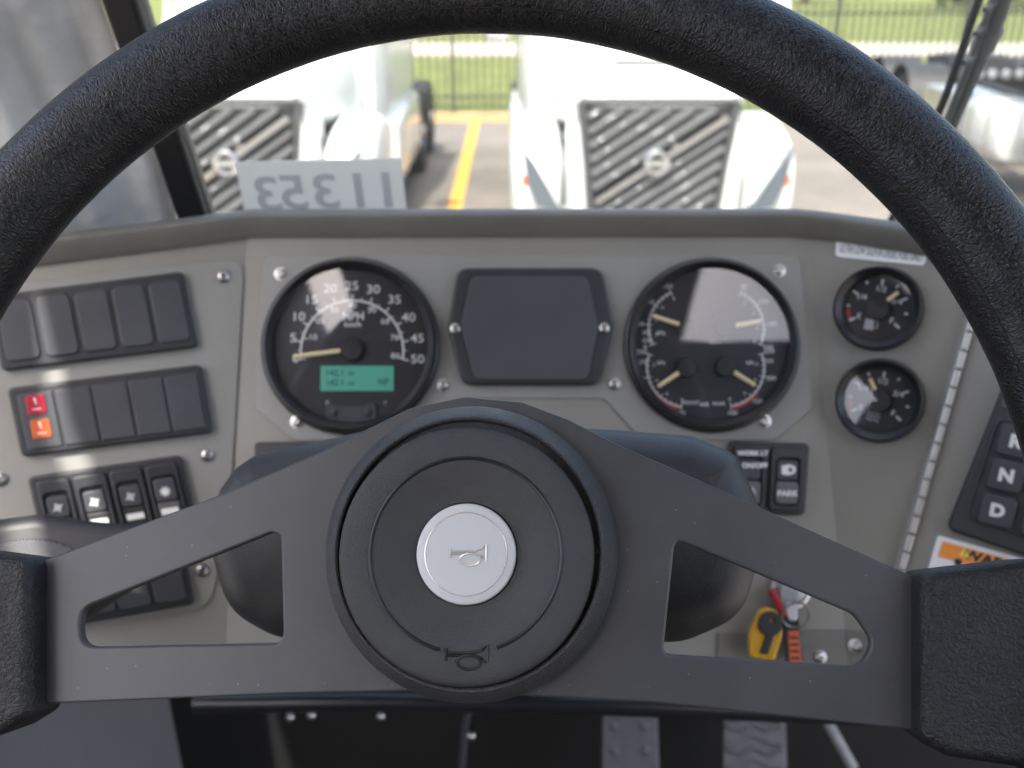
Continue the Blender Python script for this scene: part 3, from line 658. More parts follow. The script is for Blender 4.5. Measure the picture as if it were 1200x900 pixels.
def tick(mb, cx, cy, r0, r1, a, wd, z):
    c, s_ = math.cos(R(a)), math.sin(R(a)); v = []
    for r in (r0, r1):
        for q in (-wd / 2, wd / 2): v.append((cx + r * c - q * s_, cy + r * s_ + q * c, z))
    mb.add(v, [(0, 2, 3, 1)])
def needle(t, cx, cy, ang, r0, r1, wd, cap, z=.0042):
    nd = ob('needle', MB().add([(r0, -wd * .55, z), (r1 * .97, -wd * .5, z), (r1, 0, z), (r1 * .97, wd * .5, z), (r0, wd * .55, z), (r0, 0, z + wd * .4), (r1 * .97, 0, z + wd * .3),
                                (r0, -wd * .55, z - .0006), (r1 * .97, -wd * .5, z - .0006), (r1, 0, z - .0006), (r1 * .97, wd * .5, z - .0006), (r0, wd * .55, z - .0006)],
                               [(0, 1, 6, 5), (1, 2, 6), (2, 3, 6), (6, 3, 4, 5), (0, 5, 4), (0, 7, 8, 1), (1, 8, 9, 2), (2, 9, 10, 3), (3, 10, 11, 4), (4, 11, 7, 0), (11, 10, 9, 8, 7)]).me('needle', 20), 'needle', t, T(cx, cy, 0) @ Matrix.Rotation(R(ang), 4, 'Z'))
    ob('needle_hub', MB().lathe([(cap, .0013), (cap, .0045), (cap * .93, .0055), (.0001, .0056)], 40).me('hub'), 'hub_cap', t, T(cx, cy, 0))
    return nd
ZP = .0015
# speedometer
t, F, rad = gauge(CEN, 411.5, 405.5, 104, 'speedometer', 'large round speedometer with MPH scale to 50 and green digital display', 'speedometer')
pv = F.l2(413, 410); px = abs(F.l2(412.5, 405.5)[0])
def G(x, y): return F.l2(x, y, .003)
sc_ = MB(); arc_strip(sc_, pv[0], pv[1] - 2 * px, 60 * px, 2.2 * px, -9, 189, ZP)
for k in range(11):
    a = 189 - k * 19.8; tick(sc_, pv[0], pv[1] - 2 * px, 60 * px, 67 * px, a, 1.5 * px, ZP)
    if k < 10: tick(sc_, pv[0], pv[1] - 2 * px, 60 * px, 64 * px, a - 9.9, .9 * px, ZP)
for k in range(9): tick(sc_, pv[0], pv[1] - 2 * px, 54 * px, 60 * px, 189 - k * 24.6, 1.3 * px, ZP)
ob('scale_ring', sc_.me('scale', fix=False), 'white_print', t)
it = []
for s_, x, y in (('0', 346, 420), ('5', 343, 396), ('10', 349, 371), ('15', 364, 351), ('20', 386.5, 338), ('25', 412, 335), ('30', 437, 339), ('35', 462, 351), ('40', 478.5, 372), ('45', 489, 396.5), ('50', 489, 421)):
    a, b = G(x, y); it.append((s_, a, b, 14.5 * px, .10 * px, 1.15))
for s_, x, y in (('10', 366, 395), ('20', 375, 376), ('30', 391, 363), ('40', 412.5, 357.5), ('50', 435.5, 363), ('60', 451, 376.5), ('70', 462, 395.5), ('80', 463, 417)):
    a, b = G(x, y); it.append((s_, a, b, 9.5 * px, .02 * px, 1.1))
a, b = G(413.5, 370.5); it.append(('MPH', a, b, 13.5 * px, .25 * px, .95)); a, b = G(413, 380); it.append(('km/h', a, b, 9 * px, .1 * px, 1.1))
ob('numerals', texts(it, ZP), 'white_print', t)
a0, b0 = G(375, 458); a1, b1 = G(461, 428.5)
ds = ob('display', MB().box(a0, a1, b0, b1, .0013, .0017).me('lcd'), 'display', t)
it = []
for s_, x, y, z in (('142.1', 392, 437, 10.5), ('mi', 411, 437.5, 7.5), ('142.1', 392, 448.5, 10.5), ('mi', 411, 449, 7.5), ('NP', 449, 447.5, 10.5)):
    a, b = G(x, y); it.append((s_, a, b, z * px, .12 * px, .95))
ob('readout', texts(it, .0019), 'display_ink', ds)
kb = ob('button_bar', plate([rpoly([G(381, 470), G(396, 476), G(424, 476), G(441, 470), G(442, 492), G(412, 496), G(382, 492)], [.003, .004, .004, .003, .004, .01, .004])], .0013, .0032, .0008, 2), 'dark_plastic', t)
for x, y in ((391, 483), (431, 483)): a, b = G(x, y); ob('button', MB().lathe([(5 * px, .003), (4.8 * px, .0045), (3 * px, .0052), (.0001, .0053)], 24).me('button'), 'dark_plastic', kb, T(a, b, 0))
ob('icon', texts([('P', *G(383, 472), 7 * px, 0, 1.2), ('T', *G(451, 473), 7 * px, 0, 1.2)], ZP), 'grey_print', t)
needle(t, *pv, math.degrees(math.atan2(G(345, 418)[1] - pv[1], G(345, 418)[0] - pv[0])), 11 * px, 69 * px, 4.6 * px, 13.5 * px)

# four-in-one gauge
t, F, rad = gauge(CEN, 833, 404.5, 105, 'combination_gauge', 'large round four-in-one gauge with four small needles and red zones', 'gauge')
px = abs(F.l2(834, 404.5)[0])
subs = [((806.7, 384), (764, 370), 205, 115, ('0', '50', '100', '150'), False, ('PSI', 'kPa')),
        ((804.8, 430.7), (770.5, 453.5), 160, 262, ('250', '200', '150', '100'), True, ('psi', 'kPa')),
        ((850, 430), (885, 452), 20, -82, ('250', '200', '150', '100'), True, ('psi', 'kPa')),
        ((850, 384), (893, 376), 65, -25, ('40', '100', '180', '240'), False, ('F', 'C'))]
wsp = MB(); rsp = MB(); it = []
for (c, tip, a0, a1, nums, red, un) in subs:
    cx, cy = G(*c); r_ = 46 * px
    arc_strip(wsp, cx, cy, r_, 1.6 * px, a0, a1, ZP, 24)
    for k in range(13): tick(wsp, cx, cy, r_ - (3 if k % 4 else 4.5) * px, r_ + (2 if k % 4 else 4.5) * px, a0 + (a1 - a0) * k / 12, .9 * px, ZP)
    if red: arc_strip(rsp, cx, cy, r_ + 2.6 * px, 2.6 * px, a0 + (a1 - a0) * .58, a0 + (a1 - a0) * .97, ZP + .0001, 12)
    for k, s_ in enumerate(nums):
        a = R(a0 + (a1 - a0) * k / 3); it.append((s_, cx + (r_ + 9.5 * px) * math.cos(a), cy + (r_ + 8 * px) * math.sin(a), 7.2 * px, .05 * px, 1.1))
        a2 = R(a0 + (a1 - a0) * (k + .5) / 3.5); it.append((str(2 + 2 * k), cx + (r_ - 8 * px) * math.cos(a2), cy + (r_ - 8 * px) * math.sin(a2), 5.2 * px, 0, 1.1))
    tx, ty = G(*tip)
    needle(t, cx, cy, math.degrees(math.atan2(ty - cy, tx - cx)), 9 * px, math.hypot(tx - cx, ty - cy), 4.6 * px, 12 * px)
for s_, x, y, z in (('PSI', 758, 390, 7), ('kPa', 775, 390, 7), ('FRONT', 810, 472, 6), ('AIR', 826, 474, 7), ('REAR', 843, 473, 6), ('OIL', 759, 399, 7), ('250', 754, 424, 6.5), ('kPa', 775, 425, 6.5), ('kPa', 880, 425, 6.5), ('250', 902, 423, 6.5)):
    a, b = G(x, y); it.append((s_, a, b, z * px, .03 * px, 1.05))
ob('scale_ring', wsp.me('scale', fix=False), 'white_print', t); ob('red_zone', rsp.me('zone', fix=False), 'red_print', t); ob('numerals', texts(it, ZP), 'white_print', t)

# two small gauges
for cx, cy, name, lab, tip, kind in ((1029, 362, 'fuel_gauge', 'small round fuel gauge just below the white fuel sticker', (1053, 342), 0), (1031, 469.5, 'fluid_gauge', 'small round fluid level gauge with wave symbol, below the fuel gauge', (1019, 443), 1)):
    t, F, rad = gauge(RW, cx, cy, 55, name, lab, 'gauge', .0, .0115, .78, 'small level gauges')
    px = abs(F.l2(cx + 1, cy)[0]); o = (-1 * px, 1 * px)
    w_ = MB(); rr = MB()
    for k in range(9): tick(w_, o[0], o[1], (33 if k % 2 else 29) * px, 37 * px, 215 - k * 31.25, 2.6 * px, ZP)
    arc_strip(rr, o[0], o[1], 35 * px, 4 * px, 190, 210, ZP)
    it = []
    for k, s_ in ((0, 'E'), (2, '1/4'), (4, '1/2'), (6, '3/4'), (8, 'F')):
        a = R(215 - k * 31.25); it.append((s_, o[0] + 24 * px * math.cos(a), o[1] + 24 * px * math.sin(a), 10 * px, .12 * px, 1.05))
    ob('scale_ring', w_.me('scale', fix=False), 'white_print', t); ob('red_zone', rr.me('zone', fix=False), 'red_print', t); ob('numerals', texts(it, ZP), 'white_print', t)
    ic = MB()
    if kind == 0:
        x, y = -6 * px, -21 * px; ic.box(x - 6 * px, x + 5 * px, y - 7 * px, y + 7 * px, ZP, ZP + .0001); ic.tube([(x + 5 * px, y - 3 * px, ZP), (x + 9 * px, y - 4 * px, ZP), (x + 9 * px, y + 4 * px, ZP), (x + 5 * px, y + 7 * px, ZP)], .9 * px, 6)
    else:
        for q in (0, 5, 10): ic.tube([((-12 + k) * px, (-16 - q + 1.6 * math.sin(k * .8)) * px, ZP) for k in range(0, 17)], .8 * px, 6)
    ob('icon', ic.me('icon'), 'grey_print', t)
    tx, ty = F.l2(*tip, .004); needle(t, 0, 0, math.degrees(math.atan2(ty, tx)), 10 * px, math.hypot(tx, ty), 5 * px, 15 * px)

# ------------------------------------------------------------------ switch banks on the left wing
def quad(fr, tl, tr, br, bl, off):
    q = [Vector(fr.l2(*p, off)) for p in (tl, tr, br, bl)]
    def f_(s_, t_): p = q[0].lerp(q[1], s_).lerp(q[3].lerp(q[2], s_), t_); return (p.x, p.y)
    return f_
def sub(f_, s0, s1, t0, t1): return [f_(s0, t0), f_(s1, t0), f_(s1, t1), f_(s0, t1)]
def bank(fr, tl, tr, br, bl, label, z0=.0016):
    c = ((tl[0] + br[0]) / 2, (tl[1] + br[1]) / 2); F = fr.sub(*c, z0); t = thing('switch_bank', label, 'switch panel', F.mat(), 'switch panels on the left wing')
    return t, F, quad(F, tl, tr, br, bl, .004)
t, F, q = bank(LW, (-15, 347), (214.5, 318), (232, 407), (2, 435), 'black panel of five round-cornered blank switch covers, topmost on the left wing')
ob('frame', plate([rpoly(sub(q, 0, 1, 0, 1), .004)], 0, .0052, .0018, 3), 'black_plastic', t)
for k in range(5):
    s0 = .035 + k * .192; ob('switch_blank', plate([rpoly(sub(q, s0, s0 + .172, .10, .90), .0048, 6)], .0035, .0066, .0013, 3), 'dark_plastic', t)
t, F, q = bank(LW, (8, 455), (236, 427), (249.5, 507), (25.5, 535.5), 'black switch panel with one red and orange warning tile beside four blanks')
ob('frame', plate([rpoly(sub(q, 0, 1, 0, 1), .004)], 0, .0055, .0018, 3), 'black_plastic', t)
for k in range(5):
    s0 = .04 + k * .188; b_ = ob('indicator' if k == 0 else 'switch_blank', plate([rpoly(sub(q, s0, s0 + .178, .11, .92), .0016, 4)], .0035, .0066, .0010, 2), 'dark_plastic', t)
    if k == 0:
        for m_, t0 in (('red_lens', .15), ('orange_lens', .50)):
            ln = ob('lens', plate([rpoly(sub(q, s0 + .04, s0 + .135, t0, t0 + .27), .0015, 4)], .006, .0074, .0005, 2), m_, b_)
            a, b = q(s0 + .088, t0 + .09); a2, b2 = q(s0 + .088, t0 + .19)
            ob('icon', texts([('!', a, b, .006, .0001, 1.4, .2), ('---', a2, b2, .0055, .0001, 1)], .0076), 'white_print', ln)
t, F, q = bank(LW, (32, 559), (212, 533), (232, 616), (52, 646), 'black panel of four rocker switches with white bars, above the mesh pod')
ob('frame', plate([rpoly(sub(q, 0, 1, 0, 1), .004)], 0, .0055, .0018, 3), 'black_plastic', t)
for k in range(4):
    s0 = .045 + k * .232
    ob('switch_housing', plate([rpoly(sub(q, s0, s0 + .215, .08, .97), .0035, 5), rpoly(sub(q, s0 + .03, s0 + .185, .26, .92), .003, 5)], .0045, .0085, .0014, 3), 'black_plastic', t)
    up = k == 3
    rk_ = ob('rocker', plate([rpoly(sub(q, s0 + .035, s0 + .18, .30 if not up else .28, .60), .003, 5)], .004, .0105 if up else .0075, .0016, 3), 'dark_plastic', t)
    ob('rocker_lower', plate([rpoly(sub(q, s0 + .035, s0 + .18, .60, .90), .002, 5)], .004, .0065 if not up else .0095, .0012, 3), 'switch_grey' if up else 'black_plastic', t)
    sh = .0108 if up else .0078; c0 = Vector(q(s0 + .105, .46))
    im = MB()
    for j in range(4 if k != 3 else 8):
        a = j * math.pi / (4 if k == 3 else 2) + .5; im.tube([(c0.x, c0.y, sh), (c0.x + .0034 * math.cos(a), c0.y + .0034 * math.sin(a), sh)], .00055, 6)
    im.lathe([(.0022, sh), (.0022, sh + .0003), (.0012, sh + .0003), (.0012, sh)], 14, T(c0.x, c0.y, 0))
    ob('icon', im.me('icon'), 'grey_print' if k in (0, 2) else 'white_print', rk_)
    if k: ob('indicator_bar', plate([rpoly(sub(q, s0 + .05, s0 + .165, .69, .775), .0009, 4)], .0064 if not up else .0094, .0072 if not up else .0102, .0003, 1), 'white_print', t)
t, F, q = bank(LW, (30, 662), (213, 634), (229, 708), (50, 740), 'black blank switch panel lowest on the left wing, seen through the wheel spoke')
ob('frame', plate([rpoly(sub(q, 0, 1, 0, 1), .004)], 0, .0052, .0018, 3), 'black_plastic', t)
for k in range(4):
    s0 = .04 + k * .235; ob('switch_blank', plate([rpoly(sub(q, s0, s0 + .215, .10, .90), .0042, 5)], .0035, .0066, .0013, 3), 'dark_plastic', t)

# headlight switch pair on the right and the small panel peeking out left of the column
F = CEN.sub(900, 560, .0); t = thing('switch_pair', 'pair of black rocker switches with headlight symbols right of the steering column', 'switch panel', F.mat())
q = quad(F, (855, 517), (948.5, 519.5), (943, 604), (850, 602), .004)
ob('frame', plate([rpoly(sub(q, 0, 1, 0, 1), .004)], 0, .0052, .0018, 3), 'black_plastic', t)
for k in range(2):
    s0 = .05 + k * .47
    ob('switch_housing', plate([rpoly(sub(q, s0, s0 + .42, .06, .94), .004, 5), rpoly(sub(q, s0 + .06, s0 + .36, .22, .86), .003, 5)], .0045, .0085, .0014, 3), 'black_plastic', t)
    rk_ = ob('rocker', plate([rpoly(sub(q, s0 + .07, s0 + .35, .24, .53), .003, 5)], .004, .0076, .0016, 3), 'dark_plastic', t)
    rl = ob('rocker_lower', plate([rpoly(sub(q, s0 + .07, s0 + .35, .54, .85), .003, 5)], .004, .0105, .0016, 3), 'switch_grey', t)
    if k == 1:
        c0 = q(s0 + .23, .38); ob('icon', plate([[(c0[0] - .0052, c0[1] - .0028), (c0[0] - .0005, c0[1] - .0034), (c0[0] + .0035, c0[1] - .002), (c0[0] + .0046, c0[1] + .0006), (c0[0] + .0035, c0[1] + .003), (c0[0] - .0005, c0[1] + .004), (c0[0] - .0052, c0[1] + .003)], circ(c0[0] + .0008, c0[1] + .0003, .0016, 16)], .0075, .0081), 'white_print', rk_)
        c0 = q(s0 + .21, .70); ob('caption', texts([('PARK', *c0, .0052, .0002, 1.1)], .0107), 'white_print', rl)
    else:
        for s_, a, b, z, par in (('WORK LT', .23, .16, .0044, rk_), ('ON/OFF', .26, .33, .0046, rk_), ('LT', .28, .93, .005, rl)): ob('caption', texts([(s_, *q(s0 + a, b), z, .0002, 1.05)], .0088), 'white_print', par)
        c0 = q(s0 + .21, .69); ob('icon', MB().lathe([(.0036, .0105), (.0036, .0109), (.0024, .0109), (.0024, .0105)], 16, T(*c0, 0)).lathe([(.0011, .0105), (.0011, .0109), (.0001, .0109)], 12, T(*c0, 0)).me('icon'), 'grey_print', rl)
F = CEN.sub(350, 560, .0); t = thing('switch_bank', 'black switch panel half hidden behind the column shroud under the speedometer', 'switch panel', F.mat())
q = quad(F, (298, 518), (398, 518), (398, 602), (300, 602), .004)
ob('frame', plate([rpoly(sub(q, 0, 1, 0, 1), .004)], 0, .0052, .0018, 3), 'black_plastic', t)
for k in range(2): ob('switch_blank', plate([rpoly(sub(q, .06 + k * .45, .47 + k * .45, .12, .90), .003, 5)], .0035, .0066, .0013, 3), 'dark_plastic', t)

# fuel sticker
F = RW.sub(1033, 294, .0002); t = thing('fuel_sticker', 'white rounded sticker reading ULTRA LOW SULFUR DIESEL FUEL ONLY above the small gauges', 'sticker', F.mat())
ob('label_face', plate([rpoly(poly(F, [(980, 278.5), (1086, 290.5), (1084.5, 312), (979, 301)]), .0035, 5)], 0, .0008, .0003, 1), 'sticker', t)
a = F.l2(984, 291); b = F.l2(1082, 302.5); ang = math.atan2(b[1] - a[1], b[0] - a[0])
v, f = text_raw('ULTRA LOW SULFUR DIESEL FUEL ONLY', .0066, 0, 1); wdt = max(p.x for p in v) - min(p.x for p in v)
ob('lettering', texts([('ULTRA LOW SULFUR DIESEL FUEL ONLY', (a[0] + b[0]) / 2, (a[1] + b[1]) / 2, .0085, 0.0, .0535 / (wdt * .0085 / .0066), ang)], .0010), 'black_print', t)

# piano hinge along the right wing
t = thing('piano_hinge', 'bright metal piano hinge running down the right edge of the dash', 'hinge', RW.mat(RW.at(1097, 520)))
HI = RW.sub(1097, 520); a = Vector((*HI.l2(1172, 257, .003), .003)); b = Vector((*HI.l2(1050, 688, .003), .003))
nk = 20
ob('leaf', MB().tube([a + Vector((-.003, 0, -.002)), b + Vector((-.003, 0, -.002))], .0035, 8, flat=.25).me('leaf'), 'hinge', t)
for k in range(nk): ob('knuckle', MB().tube([a.lerp(b, (k + .02) / nk), a.lerp(b, (k + .07) / nk), a.lerp(b, (k + .93) / nk), a.lerp(b, (k + .98) / nk)], [.0022, .0031, .0031, .0022], 14).me('knuckle'), 'hinge', t)

# gear keypad
F = KP.sub(1200, 540, .0); t = thing('gear_keypad', 'black gear selector keypad with raised R, N and D keys beside the hinge', 'keypad', F.mat())
kp = [(1183, 432), (1330, 470), (1252, 668), (1108, 618)]
ob('housing', plate([rpoly(poly(F, [(1186, 425), (1340, 462), (1262, 672), (1108, 620)], .004), .006, 6)], 0, .007, .0025, 4), 'black_plastic', t)
ob('key_surround', plate([rpoly(poly(F, [(1168, 487), (1282, 520), (1240, 645), (1130, 606)], .008), .006, 6), rpoly(poly(F, [(1172, 491), (1278, 523), (1238, 640), (1135, 604)], .008), .005, 6)], .006, .0085, .001, 2), 'dark_plastic', t)
def key(c, du, dv, s_, mat_='dark_plastic', lab=None):
    pts = [F.l2(c[0] + du[0] * i + dv[0] * j, c[1] + du[1] * i + dv[1] * j, .01) for i, j in ((-1, -1), (1, -1), (1, 1), (-1, 1))]
    k_ = ob('key', plate([rpoly(pts, .0042, 6)], .0065, .0118, .0022, 4), mat_, t)
    if s_:
        a = F.l2(c[0] - du[0], c[1] - du[1], .01); b = F.l2(c[0] + du[0], c[1] + du[1], .01); an = math.atan2(b[1] - a[1], b[0] - a[0])
        ob('letter', texts([(s_, *F.l2(c[0], c[1], .012), .0108, .0006, 1.05, an)], .0119), 'white_print', k_)
DU, DV = (21.5, 4.5), (-5, 18.5)
for s_, c in (('R', (1190, 518)), ('N', (1179, 558)), ('D', (1168.5, 599)), ('', (1248, 540)), ('', (1233, 575)), ('', (1219, 612))): key(c, DU, DV, s_)
ob('display_window', plate([rpoly(poly(F, [(1178, 450), (1300, 480), (1288, 508), (1172, 478)], .007), .002, 4)], .0065, .0078, .0005, 2), 'bezel', t)
a = F.l2(1187, 468, .008); ob('icon', MB().tube([(a[0], a[1] - .004, .0079), (a[0], a[1] + .004, .0079)], .0006, 6).tube([(a[0] - .002, a[1] + .001, .0079), (a[0], a[1] - .0015, .0079), (a[0] + .002, a[1] + .001, .0079)], .0006, 6).tube([(a[0] - .002, a[1] + .003, .0079), (a[0], a[1] + .001, .0079), (a[0] + .002, a[1] + .003, .0079)], .0006, 6).me('icon'), 'white_print', t)
# warning label
F = KP.sub(1170, 665, .0002); t = thing('warning_label', 'white and orange WARNING label with yellow triangle under the gear keypad', 'label', F.mat())
ob('label_face', plate([rpoly(poly(F, [(1099, 627), (1330, 690), (1302, 790), (1068, 735)]), .002, 4)], 0, .0007, .0002, 1), 'sticker', t)
ob('header_band', plate([poly(F, [(1105, 634), (1322, 694), (1316, 712), (1099, 652)])], .0007, .0010), 'orange_print', t)
an = math.atan2(F.l2(1322, 694)[1] - F.l2(1105, 634)[1], F.l2(1322, 694)[0] - F.l2(1105, 634)[0])
ob('heading', texts([('WARNING', *F.l2(1179, 662.5), .0085, .0004, 1.2, an)], .0012), 'black_print', t)
tri = ob('warning_triangle', plate([[F.l2(1131, 641), F.l2(1137, 654), F.l2(1124, 650.5)]], .0010, .0013), 'yellow_print', t)
ob('exclamation', texts([('!', *F.l2(1131, 648), .0045, .0001, 1, an)], .0015), 'black_print', tri)
ob('pictogram', plate([circ(*F.l2(1123, 658.5), .0024, 20)], .0008, .0011), 'black_print', t)
ob('text_lines', MB().box(*sorted((F.l2(1150, 672)[0], F.l2(1290, 672)[0])), F.l2(1200, 676)[1], F.l2(1200, 673)[1], .0008, .001).me('lines'), 'black_print', t)

# ================================================================== steering column, pod, keys, pedals
SF = Fr(WH.o - WH.n * .085, WH.u, WH.n)
t = thing('steering_column', 'dark grey rounded plastic column shroud behind the steering wheel hub', 'steering column', SF.mat())
sh = rpoly(poly(SF, [(254, 600), (263, 574), (280, 550), (302, 535), (341, 525), (388, 516), (430, 506), (560, 498), (720, 505), (810, 512), (862, 534), (886, 590), (886, 660), (868, 722), (800, 752), (330, 748), (272, 716), (251, 640)], -.022), [.012] * 13 + [.03, .03, .03, .03, .03, .02], 7)
ob('shroud', plate([sh], -.105, 0, .020, 6), 'shroud_plastic', t)
ob('shaft', MB().tube([(0, 0, .09), (0, 0, -.02)], .019, 24).me('shaft'), 'black_plastic', t)
ob('column_tube', MB().tube([(0.0, -.01, -.09), (0.0, -.02, -.45)], .035, 20).me('tube'), 'trim_black', t)
lv = ob('shift_lug', MB().box(-.008, .008, -.004, .004, -.004, .004).me('lug'), 'steel', t, T(*SF.l2(247, 669), -.06))

# mesh pod left of the wheel
PF = Fr(PT(60, 660, .50), (math.cos(R(12)), math.sin(R(12)), 0), (.15, -.75, .60))
t = thing('mesh_pod', 'glossy black plastic pod with a woven mesh insert behind the left wheel grip', 'speaker pod', PF.mat())
ob('housing', plate([rpoly(poly(PF, [(-120, 622), (0, 606), (45, 600), (85, 607), (130, 611.5), (196, 613), (212, 632), (140, 684), (80, 722), (30, 770), (-120, 800)]), [.01, .02, .02, .03, .03, .005, .01, .02, .01, .01, .01], 6)], -.05, .0, .008, 5), 'black_plastic', t)
ell = [PF.l2(38 + 66 * math.cos(a * .1309), 668 + 37 * math.sin(a * .1309)) for a in range(48)]
ob('mesh_insert', plate([ell], -.006, .0022, .002, 3), 'speaker_mesh', t)

# lower trim rail, bolts and brackets under the dash
t = thing('under_dash_rail', 'black horizontal rail under the dash with small bright bolts', 'rail', T(*PT(450, 822, .80)))
o_ = -PT(450, 822, .80)
ob('rail', MB().tube([PT(228, 824, .80), PT(420, 822, .80), PT(690, 826, .80), PT(1010, 838, .80)], .0085, 12).me('rail'), 'bezel', t, T(*o_))
for x, y in ((340, 840), (365, 838), (446, 839), (552, 862)): ob('bolt', MB().lathe([(.004, 0), (.004, .002), (.002, .004), (.0001, .0045)], 16).me('bolt'), 'screw', t, T(*o_) @ Fr(PT(x, y, .84), CR, -CF).mat())
for x, y0, y1 in ((402, 815, 829), (436, 814, 829)):
    pass
br = MB().tube([PT(1000, 900, 1.05), PT(972, 850, 1.05), PT(960, 800, 1.05)], .006, 8).me('bracket'); tag(ob('pedal_bracket', br, 'wiper_grey'), 'thin grey metal rod slanting down right of the tread pedal', 'bracket')
br2 = MB().tube([PT(540, 920, .95), PT(545, 850, .95), PT(556, 800, .95)], .004, 8).me('cable'); tag(ob('cable', br2, 'rubber'), 'thin black cable hanging under the dash behind the hub', 'cable')

# pedals
def pedal(name, pts, label, treads):
    c = (sum(p[0] for p in pts) / len(pts), sum(p[1] for p in pts) / len(pts)); pf_ = Fr(PT(*c, 1.15), (1, 0, 0), (0, -.80, .60)); t = thing(name, label, 'pedal', pf_.mat(), 'foot pedals')
    ob('pad', plate([rpoly([pf_.l2(*p) for p in pts], [.02, .02, .008, .008], 6)], -.008, .0, .003, 3), 'pedal_metal', t)
    y0 = pf_.l2(0, pts[0][1])[1]; x0 = pf_.l2(pts[0][0], c[1])[0]; x1 = pf_.l2(pts[1][0], c[1])[0]
    if treads:
        for k in range(10):
            y = y0 - .008 - k * .014
            for sg in (-1, 1):
                xm = (x0 + x1) / 2; xo = x0 + .004 if sg < 0 else x1 - .004
                ob('tread', MB().tube([(xm, y, .0005), ((xm + xo) / 2, y - .008, .001), (xo, y - (.002 if k % 2 else .012), .0005)], .0026, 8).me('tread'), 'pedal_metal', t)
    else:
        stud = MB().lathe([(.006, 0), (.005, .002), (.002, .003), (.0001, .003)], 14).me('stud')
        for k in range(6):
            for sg in (.22, .78): ob('stud', stud, 'pedal_metal', t, T(x0 + (x1 - x0) * sg, y0 - .025 - k * .028, 0))
    ob('pedal_arm', MB().tube([(0, .0, -.008), (0, .04, -.04), (0, .16, -.10)], .010, 10).me('arm'), 'trim_black', t)
pedal('brake_pedal', [(706, 826), (771, 826), (776, 1000), (704, 1000)], 'smooth grey metal brake pedal with round-topped pad under the hub', False)
pedal('accelerator_pedal', [(848, 826), (921, 826), (926, 1000), (846, 1000)], 'grey accelerator pedal with raised chevron treads right of the brake pedal', True)

# ignition with keys and tags
IG = RW.sub(928, 690, -.02)
IG = Fr(CEN.at(926, 690, .002), RW.u, CEN.n); im_ = IG.mat()
t = thing('ignition_switch', 'round metal ignition switch low on the dash right of the column', 'ignition', im_)
ob('lock_barrel', MB().lathe([(.011, 0), (.011, .004), (.009, .006), (.007, .012), (.006, .0125), (.0001, .0125)], 32).me('barrel'), 'steel', t)
ob('bezel_ring', MB().lathe([(.014, 0), (.014, .002), (.011, .003)], 32).me('ring'), 'aluminium', t)
t = thing('key_ring', 'ignition key with key ring, yellow key tag and orange and black strap', 'keys', im_)
kb_ = ob('key', plate([rpoly([IG.l2(915, 686, .02), IG.l2(940, 688, .02), IG.l2(938, 716, .02), IG.l2(917, 714, .02)], .004)], .012, .016, .001, 2), 'steel', t)
ob('split_ring', MB().tube([(IG.l2(924, 712)[0] + .009 * math.cos(a * .39), IG.l2(924, 712)[1] - .002 + .009 * math.sin(a * .39), .018 + .004 * math.sin(a * .39)) for a in range(16)], .0009, 8, closed=True).me('ring'), 'steel', t)
tg = ob('yellow_tag', plate([rpoly([IG.l2(*p, .02) for p in ((893, 711), (915, 716), (919, 745), (910, 776), (879, 772), (879, 745))], [.008, .008, .004, .003, .004, .006], 6)], .012, .018, .002, 3), 'tag_yellow', t)
ob('tag_key_head', plate([circ(*IG.l2(903, 731, .02), .0082, 32), circ(*IG.l2(905, 727, .02), .0016, 12)], .018, .0205, .0008, 2), 'tag_black', tg)
ob('tag_key_blade', plate([[IG.l2(*p, .02) for p in ((899, 742), (908, 744), (900, 768), (891, 766))]], .018, .0198, .0006, 1), 'tag_black', tg)
st = ob('strap', plate([rpoly([IG.l2(*p, .022) for p in ((920, 700), (940, 708), (946, 780), (926, 780))], .002)], .010, .0125, .0008, 1), 'tag_black', t)
ob('strap_print', plate([rpoly([IG.l2(*p, .022) for p in ((928, 742), (941, 742), (944, 780), (930, 780))], .001)], .0125, .0132, .0003, 1), 'tag_orange', st)
for k in range(4): ob('strap_bar', plate([[IG.l2(*p, .022) for p in ((930 + k * .5, 749 + k * 8), (940 + k * .5, 749 + k * 8), (940 + k * .5, 752 + k * 8), (930 + k * .5, 752 + k * 8))]], .0132, .0135), 'tag_black', st)
ob('red_cord', MB().tube([(*IG.l2(906, 692, .02), .016), (*IG.l2(914, 708, .02), .017), (*IG.l2(921, 722, .02), .015)], .0028, 8).me('cord'), 'tag_red', t)
ob('clear_fob', plate([rpoly([IG.l2(*p, .022) for p in ((924, 706), (938, 708), (938, 730), (926, 730))], .003)], .013, .0165, .001, 2), 'aluminium', t)

# ================================================================== steering wheel
t = thing('steering_wheel', 'black leather-wrapped two-spoke steering wheel with silver horn button in front of the dash', 'steering wheel', WH.mat())
r_ = .0172; RR = .457 / 2 - r_
NR, NT = 320, 40; v = []; f = []
for i in range(NR):
    a = 2 * math.pi * i / NR; c, s_ = math.cos(a), math.sin(a)
    for k in range(NT):
        q = 2 * math.pi * k / NT - math.pi / 2; p0 = Vector((c, s_, math.sin(q) * .3 + math.cos(q) * .2)) * 6
        rr = r_ * (1 + .012 * noise.noise(p0 * 1.7) + .006 * noise.noise(p0 * 5))
        v.append(((RR + rr * math.cos(q)) * c, (RR + rr * math.cos(q)) * s_, rr * math.sin(q)))
for i in range(NR):
    for k in range(NT): i2, k2 = (i + 1) % NR, (k + 1) % NT; f.append((i * NT + k, i2 * NT + k, i2 * NT + k2, i * NT + k2))
rme = MB().add(v, f).me('rim', 80, fix=False); uv = rme.uv_layers.new(name='UVMap'); li = 0
